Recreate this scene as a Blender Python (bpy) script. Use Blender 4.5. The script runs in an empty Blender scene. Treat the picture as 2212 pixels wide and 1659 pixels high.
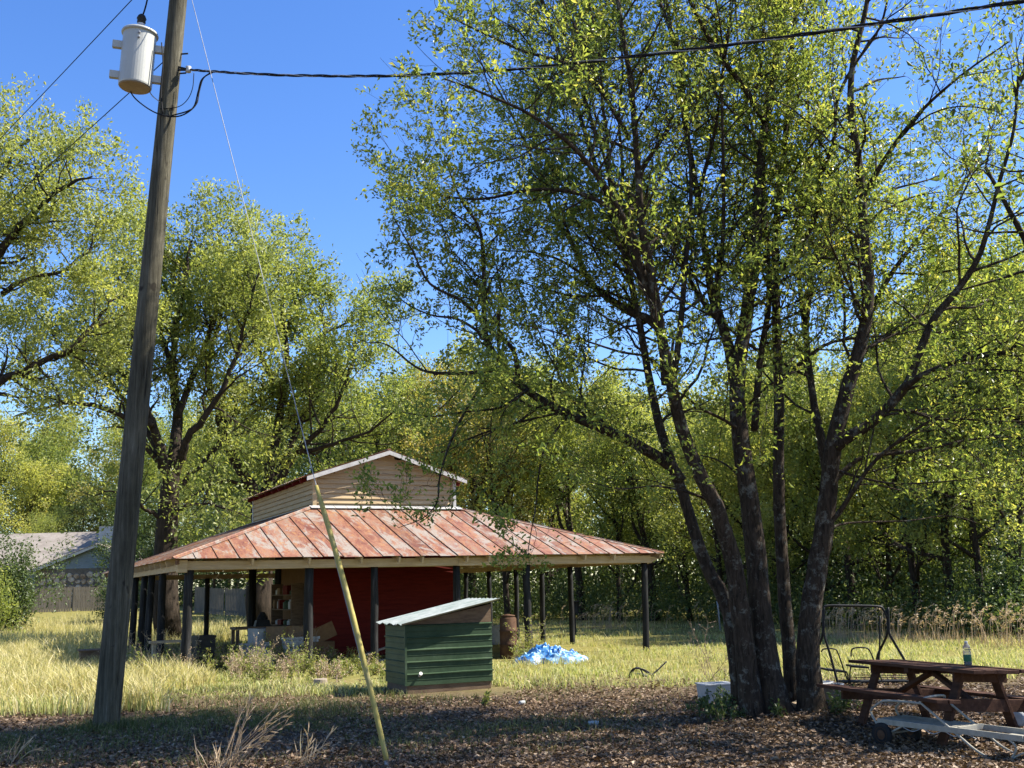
import bpy, math, random
import numpy as np
from mathutils import Vector, Matrix

# ------------------------------------------------------------------ camera, sky, sun, exposure
SC = bpy.context.scene
COL = SC.collection
R = math.radians
F_PX, PITCH, ROLL, EYE = 2300.0, R(10.72), 0.025, 1.70      # photo measured on a 2212 x 1659 grid
cp, sp_ = math.cos(PITCH), math.sin(PITCH)
FWD = np.array([0, cp, sp_]); R0 = np.array([1.0, 0, 0]); U0 = np.array([0, -sp_, cp])
RC = math.cos(ROLL) * R0 - math.sin(ROLL) * U0
UC = math.sin(ROLL) * R0 + math.cos(ROLL) * U0
CAMP = np.array([0, 0, EYE])
cam = bpy.data.cameras.new('camera'); camo = bpy.data.objects.new('camera', cam); COL.objects.link(camo)
cam.lens = F_PX / 2212 * 36; cam.sensor_width = 36; cam.clip_start = 0.1; cam.clip_end = 3000
camo.matrix_world = Matrix(((RC[0], UC[0], -FWD[0], 0), (RC[1], UC[1], -FWD[1], 0), (RC[2], UC[2], -FWD[2], EYE), (0, 0, 0, 1)))
SC.camera = camo

SUN_EL = R(48.0)
SUN = Vector((0.993 * math.cos(SUN_EL), 0.115 * math.cos(SUN_EL), math.sin(SUN_EL))).normalized()
world = bpy.data.worlds.new('World'); SC.world = world; world.use_nodes = True
wn = world.node_tree; bg = wn.nodes['Background']
sky = wn.nodes.new('ShaderNodeTexSky'); sky.sky_type = 'NISHITA'; sky.sun_disc = False
sky.sun_elevation = SUN_EL; sky.sun_rotation = math.atan2(SUN.x, SUN.y)
sky.air_density = 1.0; sky.dust_density = 0.3; sky.ozone_density = 3.0; sky.altitude = 0
hs = wn.nodes.new('ShaderNodeHueSaturation'); hs.inputs['Saturation'].default_value = 1.25; hs.inputs['Hue'].default_value = .512; wn.links.new(sky.outputs['Color'], hs.inputs['Color']); wn.links.new(hs.outputs['Color'], bg.inputs['Color']); bg.inputs['Strength'].default_value = 0.097
sunl = bpy.data.lights.new('sun', 'SUN'); sunl.energy = 5.0; sunl.angle = R(0.53); sunl.color = (1.0, 0.945, 0.84)
suno = bpy.data.objects.new('sun', sunl); COL.objects.link(suno); suno.rotation_euler = SUN.to_track_quat('Z', 'Y').to_euler()
vs = SC.view_settings; vs.view_transform = 'Standard'; vs.look = 'None'; vs.exposure = 1.45; vs.gamma = 1
SC.render.film_transparent = False
cy = SC.cycles
cy.max_bounces = 6; cy.diffuse_bounces = 3; cy.glossy_bounces = 2; cy.transmission_bounces = 4; cy.transparent_max_bounces = 4
cy.use_denoising = True; cy.sample_clamp_indirect = 6; cy.caustics_reflective = False; cy.caustics_refractive = False
SC.render.use_persistent_data = False

# ------------------------------------------------------------------ measuring helpers
def ray(x, y):
    return RC * ((x - 1106) / F_PX) + UC * ((829.5 - y) / F_PX) + FWD
def at(x, y, Y):
    d = ray(x, y); return CAMP + d * (Y / d[1])
def gz(x, y):
    x = np.asarray(x, float); y = np.asarray(y, float)
    a = np.clip((y - 38) / 45, 0, 1); a = a * a * (3 - 2 * a)
    b = np.clip((-x - 4) / 20, 0, 1); b = b * b * (3 - 2 * b)
    m = 0.10 * np.exp(-(((x - 3.7) / 1.5) ** 2 + ((y - 13.75) / 1.1) ** 2))
    return 0.9 * a * b + m + 0.02 * np.sin(x * 0.9 + 1) * np.sin(y * 0.7)
def ground(x, y, dz=0.0):
    d = ray(x, y); t = (0.0 - EYE) / d[2]; p = CAMP + d * t
    for _ in range(6):
        t = (float(gz(p[0], p[1])) + dz - EYE) / d[2]; p = CAMP + d * t
    return p
def on_plane(x, y, o, n):
    d = ray(x, y); o = np.asarray(o, float); n = np.asarray(n, float)
    return CAMP + d * (np.dot(o - CAMP, n) / np.dot(d, n))
def norm(v):
    v = np.asarray(v, float); return v / (np.linalg.norm(v) + 1e-12)

# ------------------------------------------------------------------ mesh collector
class MB:
    def __init__(s): s.v = []; s.f = []; s.n = 0; s.t = []
    def add(s, v, faces, tint=None):
        v = np.asarray(v, float).reshape(-1, 3)
        for fa in (faces if isinstance(faces, list) and len(faces) and isinstance(faces[0], np.ndarray) else [np.asarray(faces, int)]):
            if len(fa) == 0: continue
            s.f.append(fa + s.n)
            s.t.append(np.full(len(fa), 0.5) if tint is None else (np.full(len(fa), tint) if np.isscalar(tint) else np.asarray(tint)))
        s.v.append(v); s.n += len(v); return s
    def box(s, c, h, ax=None, taper=1.0):
        c = np.asarray(c, float); ax = np.eye(3) if ax is None else np.asarray(ax, float)
        q = np.array([[-1,-1,-1],[1,-1,-1],[1,1,-1],[-1,1,-1],[-1,-1,1],[1,-1,1],[1,1,1],[-1,1,1]], float)
        q[4:, :2] *= taper
        return s.add(c + (q * np.asarray(h, float)) @ ax, np.array([[3,2,1,0],[4,5,6,7],[0,1,5,4],[1,2,6,5],[2,3,7,6],[3,0,4,7]]))
    def bar(s, a, b, w, t, up=(0, 0, 1)):
        a = np.asarray(a, float); b = np.asarray(b, float); d = norm(b - a)
        u = norm(np.cross(np.asarray(up, float), d)) if abs(np.dot(norm(up), d)) < .999 else norm(np.cross([1, 0, 0], d))
        n = np.cross(d, u)
        return s.box((a + b) / 2, (np.linalg.norm(b - a) / 2, w / 2, t / 2), np.array([d, u, n]))
    def tube(s, pts, rad, sides=8, cap=True, closed=False):
        p = np.asarray(pts, float); n = len(p); rad = np.broadcast_to(np.asarray(rad, float), (n,))
        tg = np.gradient(p, axis=0) if not closed else np.roll(p, -1, 0) - np.roll(p, 1, 0)
        tg /= np.linalg.norm(tg, axis=1)[:, None] + 1e-12
        ref = np.array([0, 0, 1.0]) if abs(tg[:, 2]).mean() < .8 else np.array([1.0, 0.13, 0])
        u = np.cross(ref, tg); u /= np.linalg.norm(u, axis=1)[:, None] + 1e-12; w = np.cross(tg, u)
        a = np.arange(sides) * 2 * math.pi / sides
        ring = p[:, None] + rad[:, None, None] * (np.cos(a)[None, :, None] * u[:, None] + np.sin(a)[None, :, None] * w[:, None])
        i = np.arange(n - 1 if not closed else n)[:, None] * sides; j = np.arange(sides)[None]; k = (j + 1) % sides
        i2 = (i + sides) % (n * sides)
        fq = np.stack([np.broadcast_to(i + j, (len(i), sides)), np.broadcast_to(i + k, (len(i), sides)), i2 + k, i2 + j], -1).reshape(-1, 4)
        fs = [fq]
        if cap and not closed and sides > 3:
            fs += [np.arange(sides)[::-1][None], (np.arange(sides) + (n - 1) * sides)[None]]
        return s.add(ring.reshape(-1, 3), fs)
    def lathe(s, prof, c=(0, 0, 0), sides=20, ax=None):
        pr = np.asarray(prof, float); a = np.arange(sides) * 2 * math.pi / sides; n = len(pr)
        v = np.stack([pr[:, 0:1] * np.cos(a), pr[:, 0:1] * np.sin(a), np.repeat(pr[:, 1:2], sides, 1)], -1).reshape(-1, 3)
        if ax is not None: v = v @ np.asarray(ax, float)
        i = np.arange(n - 1)[:, None] * sides; j = np.arange(sides)[None]; k = (j + 1) % sides
        fq = np.stack([i + j, i + k, i + sides + k, i + sides + j], -1).reshape(-1, 4)
        return s.add(v + np.asarray(c, float), [fq, np.arange(sides)[::-1][None], (np.arange(sides) + (n - 1) * sides)[None]])
    def poly(s, pts, th, nrm):
        p = np.asarray(pts, float); n = len(p); q = p + np.asarray(nrm, float) * th; i = np.arange(n); k = (i + 1) % n
        return s.add(np.vstack([p, q]), [i[::-1][None], (i + n)[None], np.stack([i, k, k + n, i + n], 1)])
    def mesh(s, name, smooth=False):
        me = bpy.data.meshes.new(name); V = np.concatenate(s.v); me.vertices.add(len(V)); me.vertices.foreach_set('co', V.astype(np.float32).ravel())
        nl = sum(f.size for f in s.f); nf = sum(len(f) for f in s.f)
        lv = np.concatenate([f.ravel() for f in s.f]).astype(np.int32)
        tot = np.concatenate([np.full(len(f), f.shape[1]) for f in s.f]).astype(np.int32)
        me.loops.add(nl); me.loops.foreach_set('vertex_index', lv); me.polygons.add(nf)
        me.polygons.foreach_set('loop_start', (np.cumsum(tot) - tot).astype(np.int32)); me.polygons.foreach_set('loop_total', tot)
        me.polygons.foreach_set('use_smooth', np.full(nf, smooth, bool))
        at_ = me.attributes.new('tint', 'FLOAT', 'FACE'); at_.data.foreach_set('value', np.concatenate(s.t).astype(np.float32))
        me.update(calc_edges=True); return me
    def build(s, name, mat, parent=None, smooth=False, bevel=0):
        me = s.mesh(name, smooth); me.materials.append(mat); o = bpy.data.objects.new(name, me); COL.objects.link(o)
        if parent is not None: o.parent = parent
        if bevel:
            m = o.modifiers.new('bevel', 'BEVEL'); m.width = bevel; m.segments = 2; m.limit_method = 'ANGLE'
        return o

def thing(name, label, cat, loc=(0, 0, 0), rz=0.0, group=None):
    o = bpy.data.objects.new(name, None); COL.objects.link(o); o.location = loc; o.rotation_euler = (0, 0, rz); o.empty_display_size = .1
    o['label'] = label; o['category'] = cat
    if group: o['group'] = group
    return o
def tag(o, label, cat, group=None):
    o['label'] = label; o['category'] = cat
    if group: o['group'] = group
    return o
def copy_tree(o, parent=None):
    c = o.copy(); COL.objects.link(c); c.parent = parent
    for ch in list(o.children): copy_tree(ch, c)
    return c
def spline(pts, step=6):
    p = np.asarray(pts, float)
    if len(p) < 3: return np.linspace(p[0], p[-1], step + 1)
    q = np.vstack([2 * p[0] - p[1], p, 2 * p[-1] - p[-2]]); out = []
    for i in range(len(p) - 1):
        a, b, c, d = q[i], q[i + 1], q[i + 2], q[i + 3]
        for t in np.arange(step) / step:
            out.append(.5 * (2 * b + (c - a) * t + (2 * a - 5 * b + 4 * c - d) * t * t + (3 * b - a - 3 * c + d) * t ** 3))
    out.append(p[-1]); return np.array(out)

# ------------------------------------------------------------------ materials
class NT:
    def __init__(s, name):
        s.m = bpy.data.materials.new(name); s.m.use_nodes = True; s.t = s.m.node_tree; s.b = s.t.nodes['Principled BSDF']; s.out = s.t.nodes['Material Output']
    def n(s, typ, **kw):
        o = s.t.nodes.new('ShaderNode' + typ)
        for k, v in kw.items(): setattr(o, k, v)
        return o
    def l(s, a, b): s.t.links.new(a, b)
    def coord(s, scale=(1, 1, 1), rnd=0.0):
        tc = s.n('TexCoord'); mp = s.n('Mapping'); mp.inputs['Scale'].default_value = scale; s.l(tc.outputs['Object'], mp.inputs['Vector'])
        if rnd:
            oi = s.n('ObjectInfo'); mu = s.n('Math', operation='MULTIPLY'); mu.inputs[1].default_value = rnd; s.l(oi.outputs['Random'], mu.inputs[0])
            cx = s.n('CombineXYZ'); [s.l(mu.outputs[0], cx.inputs[i]) for i in range(3)]; s.l(cx.outputs[0], mp.inputs['Location'])
        return mp.outputs['Vector']
    def noise(s, vec, scale, detail=5, rough=.6, dist=0):
        o = s.n('TexNoise'); o.inputs['Scale'].default_value = scale; o.inputs['Detail'].default_value = detail; o.inputs['Roughness'].default_value = rough
        o.inputs['Distortion'].default_value = dist; s.l(vec, o.inputs['Vector']); return o.outputs['Fac']
    def ramp(s, fac, stops):
        o = s.n('ValToRGB'); e = o.color_ramp.elements
        while len(e) < len(stops): e.new(.5)
        for i, (p, c) in enumerate(stops): e[i].position = p; e[i].color = (*c, 1) if len(c) == 3 else c
        s.l(fac, o.inputs['Fac']); return o.outputs['Color']
    def mix(s, fac, a, b, mode='MIX'):
        o = s.n('Mix', data_type='RGBA', blend_type=mode)
        for sock, val in ((o.inputs[0], fac), (o.inputs[6], a), (o.inputs[7], b)):
            if hasattr(val, 'links'): s.l(val, sock)
            else: sock.default_value = val if not isinstance(val, tuple) else (*val, 1)
        return o.outputs[2]
    def bump(s, h, strength=.4, dist=.01, prev=None):
        o = s.n('Bump'); o.inputs['Strength'].default_value = strength; o.inputs['Distance'].default_value = dist; s.l(h, o.inputs['Height'])
        if prev is not None: s.l(prev, o.inputs['Normal'])
        return o.outputs['Normal']
    def fin(s, col, rough=.8, normal=None, metal=0.0, spec=.3):
        if hasattr(col, 'links'): s.l(col, s.b.inputs['Base Color'])
        else: s.b.inputs['Base Color'].default_value = (*col, 1)
        if hasattr(rough, 'links'): s.l(rough, s.b.inputs['Roughness'])
        else: s.b.inputs['Roughness'].default_value = rough
        s.b.inputs['Metallic'].default_value = metal; s.b.inputs['Specular IOR Level'].default_value = spec
        if normal is not None: s.l(normal, s.b.inputs['Normal'])
        return s.m

def worn(name, c1, c2, scale=4, stretch=(1, 1, 1), rough=.8, bump=.3, bd=.006, metal=0, spec=.12, c3=None, rnd=7.0, detail=6, pos=(.3, .6, .75)):
    t = NT(name); v = t.coord(stretch, rnd); f = t.noise(v, scale, detail, .65)
    st = [(pos[0], c1), (pos[1], c2)] + ([(pos[2], c3)] if c3 else [])
    c = t.ramp(f, st); f2 = t.noise(v, scale * 5, 4, .7)
    c = t.mix(.35, c, t.ramp(f2, [(.3, (.35, .35, .35)), (.7, (1, 1, 1))]), 'MULTIPLY')
    return t.fin(c, rough, t.bump(f2, bump, bd), metal, spec)
def leafmat(name, stops, trans=.45, tcol=1.6, rough=.45):
    t = NT(name); a = t.n('Attribute', attribute_name='tint'); oi = t.n('ObjectInfo')
    ad = t.n('Math', operation='MULTIPLY_ADD'); ad.inputs[1].default_value = .42; t.l(oi.outputs['Random'], ad.inputs[0])
    sb = t.n('Math', operation='SUBTRACT'); sb.inputs[1].default_value = .21; t.l(ad.outputs[0], sb.inputs[0]); t.l(a.outputs['Fac'], ad.inputs[2])
    c = t.ramp(sb.outputs[0], stops); t.fin(c, rough, spec=.35)
    tr = t.n('BsdfTranslucent'); br = t.n('Mix', data_type='RGBA', blend_type='MULTIPLY'); br.inputs[0].default_value = 1
    t.l(c, br.inputs[6]); br.inputs[7].default_value = (tcol * 1.02, tcol * 1.0, tcol * .62, 1); t.l(br.outputs[2], tr.inputs['Color'])
    ms = t.n('MixShader'); ms.inputs[0].default_value = trans; t.l(t.b.outputs[0], ms.inputs[1]); t.l(tr.outputs[0], ms.inputs[2]); t.l(ms.outputs[0], t.out.inputs['Surface'])
    return t.m

def bark(name, dark, mid, lich, gscale=1.0, moss=.62):
    t = NT(name); v = t.coord((9 * gscale, 9 * gscale, 1.6 * gscale), 3); g = t.noise(v, 2.2, 6, .7, .6)
    v2 = t.coord((1, 1, 1), 3); big = t.noise(v2, 2.3, 5, .7); pat = t.noise(v2, 6.5, 6, .78)
    c = t.ramp(g, [(.3, dark), (.62, mid)])
    c = t.mix(t.ramp(pat, [(moss, (0, 0, 0)), (moss + .08, (.75, .75, .75))]), c, lich)
    c = t.mix(.5, c, t.ramp(big, [(.3, (.45, .42, .4)), (.7, (1, 1, 1))]), 'MULTIPLY')
    return t.fin(c, .9, t.bump(g, 1.0, .035), spec=.15)
M = {}
M['bark'] = bark('oak_bark', (.008, .006, .004), (.078, .056, .038), (.20, .195, .16), 1.4, .545)
M['bark_far'] = bark('far_bark', (.012, .010, .007), (.06, .045, .033), (.11, .10, .08), .6, .68)
def pole_mat():
    t = NT('pole_wood'); v = t.coord((14, 14, .45)); g = t.noise(v, 2.4, 8, .78, .5); b = t.noise(t.coord((1, 1, .5)), 3.0, 5, .65); k = t.noise(t.coord((2.2, 2.2, 1.3)), 2.4, 2, .5)
    cr = t.noise(t.coord((26, 26, .30)), 1.0, 3, .5, .25)
    c = t.ramp(g, [(.30, (.028, .025, .016)), (.5, (.098, .088, .060)), (.70, (.20, .182, .135))])
    c = t.mix(.7, c, t.ramp(b, [(.32, (.33, .33, .28)), (.68, (1, 1, 1))]), 'MULTIPLY')
    c = t.mix(t.ramp(cr, [(.30, (.9, .9, .9)), (.36, (0, 0, 0))]), c, (.012, .010, .007))
    c = t.mix(t.ramp(k, [(.68, (0, 0, 0)), (.72, (.9, .9, .9))]), c, (.02, .016, .011))
    n = t.bump(g, .9, .015); n = t.bump(t.ramp(cr, [(.28, (0, 0, 0)), (.38, (1, 1, 1))]), 1.0, .02, n)
    return t.fin(c, .88, n, spec=.2)
M['pole'] = pole_mat()
def rust_roof():
    t = NT('rusted_red_metal'); v = t.coord((2.6, .75, .75), 11); f = t.noise(v, 1.5, 8, .74, .8); f2 = t.noise(v, 4.5, 7, .8, .5); f3 = t.noise(t.coord((2.0, .7, .7), 23), 1.1, 7, .75, .6); f4 = t.noise(v, 22, 4, .8)
    oi = t.n('ObjectInfo')
    base = t.ramp(f, [(.36, (.15, .058, .038)), (.45, (.225, .098, .062)), (.53, (.29, .15, .088)), (.62, (.255, .185, .135))])
    base = t.mix(.75, base, t.ramp(oi.outputs['Random'], [(0, (.5, .38, .34)), (.3, (.95, .85, .8)), (.5, (.7, .5, .45)), (.65, (1.05, 1.0, .95)), (1, (.62, .44, .40))]), 'MULTIPLY')
    base = t.mix(t.ramp(oi.outputs['Random'], [(.55, (0, 0, 0)), (.62, (.55, .55, .55)), (.8, (.65, .65, .65)), (.82, (.1, .1, .1))]), base, (.235, .20, .165))
    c = t.mix(t.ramp(f2, [(.53, (0, 0, 0)), (.60, (.8, .8, .8))]), base, (.33, .165, .06))
    c = t.mix(t.ramp(f3, [(.50, (0, 0, 0)), (.57, (.85, .85, .85))]), c, (.275, .245, .205))
    c = t.mix(.6, c, t.ramp(f4, [(.35, (.45, .42, .4)), (.6, (1, 1, 1))]), 'MULTIPLY')
    return t.fin(c, .62, t.bump(f2, .25, .004), .0, .3)
M['rust'] = rust_roof()
M['zinc'] = worn('galvanised_metal', (.40, .39, .37), (.56, .55, .53), 5, rough=.45, metal=.3, bump=.1, c3=(.5, .33, .25))
M['zinc_under'] = worn('galvanised_underside', (.30, .29, .28), (.45, .44, .42), 5, rough=.6, bump=.1, c3=(.33, .2, .14))
M['beige'] = worn('tan_siding_paint', (.40, .285, .155), (.51, .38, .22), 3, (.6, .6, 6), bump=.35, bd=.004, c3=(.56, .44, .28))
M['beam'] = worn('tan_beam_wood', (.38, .28, .17), (.52, .40, .26), 3, (.5, 3, 6), bump=.3, bd=.004, c3=(.60, .50, .36))
M['red'] = worn('dark_red_paint', (.085, .008, .006), (.14, .014, .010), 4, (.5, .5, 5), rough=.7, bump=.2, bd=.003)
M['white_trim'] = worn('white_trim_paint', (.42, .40, .37), (.56, .55, .52), 5, bump=.2, bd=.002)
M['post'] = worn('creosote_post', (.009, .009, .009), (.026, .026, .026), 3, (6, 6, .5), bump=.6, bd=.01, c3=(.09, .088, .085), pos=(.3, .55, .8))
M['rafter'] = worn('rafter_wood', (.10, .05, .035), (.20, .12, .08), 4, (1, 6, 6))
M['plywood'] = worn('plywood', (.13, .068, .03), (.19, .105, .05), 3, (1, 6, 1), bump=.1)
M['green'] = worn('green_sheet_metal', (.032, .060, .032), (.055, .086, .048), 3, (1, 1, 1), rough=.5, bump=.15, c3=(.09, .125, .09), pos=(.3, .62, .85))
M['green_roof'] = worn('faded_green_roof', (.19, .235, .21), (.33, .355, .335), 3, (1, 1, 1), rough=.6, bump=.1, c3=(.42, .45, .45))
M['brown_wood'] = worn('brown_weathered_wood', (.10, .065, .042), (.19, .13, .085), 4, (1, 6, 6), bump=.4)
M['table_wood'] = worn('table_wood', (.045, .022, .014), (.085, .042, .026), 3, (1, 8, 8), bump=.4, c3=(.14, .08, .05), pos=(.3, .6, .85))
M['yellow'] = worn('yellow_guard_plastic', (.28, .225, .06), (.41, .335, .10), 2.5, (3, 3, .8), rough=.6, bump=.1, c3=(.26, .235, .12), pos=(.3, .5, .72))
M['black'] = worn('black_metal', (.012, .012, .013), (.03, .03, .03), 6, rough=.5, bump=.1)
M['black_ins'] = worn('black_cable', (.008, .008, .010), (.016, .016, .018), 6, rough=.55, bump=.1)
M['steel_wire'] = worn('steel_strand', (.22, .23, .25), (.34, .35, .37), 6, rough=.6, metal=.2, bump=.0)
def tank_mat():
    t = NT('tank_grey_paint'); f = t.noise(t.coord(), 3, 4, .6); return t.fin(t.ramp(f, [(.3, (.37, .37, .335)), (.7, (.42, .42, .385))]), .4, spec=.5)
M['tank'] = tank_mat()
M['tank_bottom'] = worn('tank_bottom_paint', (.34, .27, .20), (.42, .34, .26), 2, rough=.6, bump=.05)
M['porcelain'] = worn('porcelain', (.36, .36, .37), (.5, .5, .5), 3, rough=.2, bump=.02, spec=.6)
M['white_metal'] = worn('white_painted_metal', (.25, .235, .19), (.35, .33, .27), 5, rough=.55, bump=.1, c3=(.22, .17, .12))
M['tyre'] = worn('rubber', (.012, .012, .012), (.03, .03, .03), 8, rough=.8)
M['rust_rim'] = worn('rusty_rim', (.055, .028, .017), (.11, .06, .034), 7)
M['white_plastic'] = worn('white_plastic', (.36, .37, .36), (.48, .48, .47), 4, rough=.45, bump=.03)
M['grey_plastic'] = worn('grey_plastic', (.26, .275, .28), (.35, .36, .365), 4, rough=.45, bump=.03)
M['cardboard'] = worn('cardboard', (.17, .11, .06), (.26, .17, .10), 3, bump=.1)
M['concrete'] = worn('wood_block', (.20, .16, .12), (.32, .27, .21), 6)
M['blue_siding'] = worn('blue_grey_siding', (.17, .215, .24), (.22, .265, .29), 2, bump=.1)
M['shingle'] = worn('roof_shingle', (.20, .17, .145), (.29, .255, .22), 1.2, (1, 1, 3), bump=.5, bd=.02, rnd=0)
M['stone'] = worn('field_stone', (.22, .15, .10), (.42, .33, .24), .5, bump=.4, bd=.02, c3=(.5, .45, .38), rnd=40, pos=(.38, .5, .62))
M['mortar'] = worn('mortar', (.10, .085, .07), (.16, .14, .12), 4)
M['fence'] = worn('grey_fence_wood', (.11, .095, .072), (.19, .165, .13), 3, (4, 4, .4), bump=.3)
def tarp():
    t = NT('blue_tarp'); v = t.coord(); f = t.noise(v, 5, 5, .6); g = t.noise(v, 40, 3, .6)
    c = t.ramp(f, [(.36, (.015, .10, .30)), (.5, (.04, .20, .46)), (.62, (.26, .42, .55))])
    return t.fin(c, .4, t.bump(g, .3, .004), spec=.5)
M['tarp'] = tarp()
def bottle_mat():
    t = NT('clear_plastic'); t.b.inputs['Transmission Weight'].default_value = .85; t.b.inputs['IOR'].default_value = 1.2
    return t.fin((.86, .9, .88), .12)
M['clear'] = bottle_mat()
M['label_paper'] = worn('bottle_label', (.03, .11, .055), (.05, .16, .08), 6, rough=.5)
M['liquid'] = worn('pale_liquid', (.42, .45, .25), (.48, .5, .30), 6, rough=.3)
M['orange'] = worn('orange_plastic', (.55, .13, .03), (.6, .16, .04), 6, rough=.5)

M['leaf_main'] = leafmat('oak_leaf', [(0, (.048, .076, .022)), (.35, (.126, .172, .042)), (.75, (.235, .268, .058)), (1, (.33, .31, .08))], .52, 1.85, .36)
M['leaf_a'] = leafmat('leaf_yellow_green', [(0, (.15, .182, .05)), (.4, (.272, .298, .08)), (.8, (.37, .37, .10)), (1, (.43, .39, .14))], .5, 1.55)
M['leaf_b'] = leafmat('leaf_green', [(0, (.095, .132, .036)), (.4, (.20, .24, .06)), (.8, (.29, .315, .08)), (1, (.36, .345, .10))], .5, 1.55)
M['leaf_c'] = leafmat('leaf_tan_green', [(0, (.13, .13, .035)), (.4, (.26, .24, .055)), (.8, (.35, .30, .08)), (1, (.38, .30, .11))], .45, 1.4)
M['leaf_d'] = leafmat('leaf_dark', [(0, (.04, .064, .022)), (.5, (.09, .13, .04)), (1, (.16, .19, .058))], .35, 1.4)
M['grass_gold'] = leafmat('golden_grass', [(0, (.23, .215, .075)), (.4, (.42, .375, .15)), (.8, (.56, .49, .25)), (1, (.66, .59, .38))], .4, 1.3, .6)
M['grass_mix'] = leafmat('field_grass', [(0, (.13, .18, .045)), (.4, (.26, .31, .085)), (.75, (.42, .42, .17)), (1, (.60, .54, .32))], .4, 1.3, .6)
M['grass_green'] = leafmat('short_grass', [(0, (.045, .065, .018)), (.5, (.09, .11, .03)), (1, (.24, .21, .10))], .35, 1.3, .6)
M['straw'] = leafmat('dry_straw', [(0, (.30, .20, .12)), (.5, (.47, .36, .24)), (1, (.62, .52, .38))], .3, 1.2, .7)
M['litter'] = leafmat('dead_leaf', [(0, (.050, .028, .014)), (.4, (.15, .092, .050)), (.75, (.28, .19, .115)), (1, (.44, .34, .23))], .12, 1.1, .6)
M['dead_stem'] = leafmat('dead_stem', [(0, (.10, .065, .045)), (.5, (.20, .14, .10)), (1, (.3, .22, .16))], .1, 1.1, .8)
M['weed'] = leafmat('weed_leaf', [(0, (.12, .15, .035)), (.5, (.24, .265, .065)), (1, (.40, .37, .13))], .4, 1.4, .5)

# ------------------------------------------------------------------ ground
def ground_mat():
    t = NT('ground_soil'); v = t.coord(); big = t.noise(v, .35, 6, .65); fine = t.noise(v, 9, 6, .75); mid = t.noise(v, 1.7, 5, .7)
    soil = t.ramp(fine, [(.3, (.045, .030, .020)), (.55, (.10, .070, .046)), (.75, (.19, .14, .095))])
    gr = t.ramp(mid, [(.3, (.13, .125, .035)), (.55, (.22, .195, .06)), (.75, (.29, .24, .10))])
    gr = t.mix(.5, gr, t.ramp(fine, [(.3, (.4, .4, .35)), (.7, (1, 1, 1))]), 'MULTIPLY')
    tc = t.n('TexCoord'); sx = t.n('SeparateXYZ'); t.l(tc.outputs['Object'], sx.inputs[0])
    ma = t.n('Math', operation='MULTIPLY_ADD'); t.l(big, ma.inputs[0]); ma.inputs[1].default_value = 6.0; t.l(sx.outputs['Y'], ma.inputs[2])
    mr = t.n('MapRange'); t.l(ma.outputs[0], mr.inputs[0]); mr.inputs[1].default_value = 20.0; mr.inputs[2].default_value = 24.5
    c = t.mix(mr.outputs[0], soil, gr)
    return t.fin(c, .95, t.bump(fine, .8, .03), spec=.1)
def build_ground():
    xs = np.unique(np.concatenate([np.linspace(-22, 22, 89), np.linspace(-70, -22, 33), np.linspace(22, 70, 33), np.array([-900, -500, -300, -180, -110, 110, 180, 300, 500, 900])]))
    ys = np.unique(np.concatenate([np.linspace(-4, 45, 99), np.linspace(45, 140, 50), np.array([-60, -20, 200, 320, 520, 900, 1500])]))
    X, Y = np.meshgrid(xs, ys); Z = gz(X, Y); n = len(xs); m = len(ys)
    i = np.arange(m - 1)[:, None] * n + np.arange(n - 1)[None]; f = np.stack([i, i + 1, i + n + 1, i + n], -1).reshape(-1, 4)
    o = MB().add(np.stack([X, Y, Z], -1).reshape(-1, 3), f).build('ground', ground_mat(), smooth=True)
    o['kind'] = 'structure'
build_ground()

# ------------------------------------------------------------------ trees
def perp(d, rng):
    return norm(np.cross(d, rng.normal(size=3)))
def wander(p0, d0, L, n, wob, trop, rng):
    p = np.array(p0, float); d = norm(d0); out = [p.copy()]
    for i in range(n):
        d = norm(d + wob * rng.normal(size=3) + np.array([0, 0, trop])); p = p + d * (L / n); out.append(p.copy())
    return np.array(out)
LNB = np.array([.50, -.08, .75])      # leaves turn their blades towards the light
def leaf_quads(mb, P, D, size, asp, rng, fold=.18, tint=None):
    n = len(P)
    D = D / (np.linalg.norm(D, axis=1)[:, None] + 1e-9)
    W = np.cross(D, LNB + rng.normal(size=(n, 3)) * .62); W /= np.linalg.norm(W, axis=1)[:, None] + 1e-9; N = np.cross(D, W)
    L = (size * rng.uniform(.5, 1.4, n))[:, None]; w = L * asp * .5 * rng.uniform(.8, 1.2, n)[:, None]
    a = P; b = P + D * L * .58 + W * w + N * L * -fold; c = P + D * L; d = P + D * L * .58 - W * w - N * L * fold
    V = np.stack([a, b, c, d], 1).reshape(-1, 3)
    mb.add(V, np.arange(n * 4).reshape(-1, 4), np.clip(rng.normal(.45, .22, n), 0, 1) if tint is None else tint)
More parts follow.
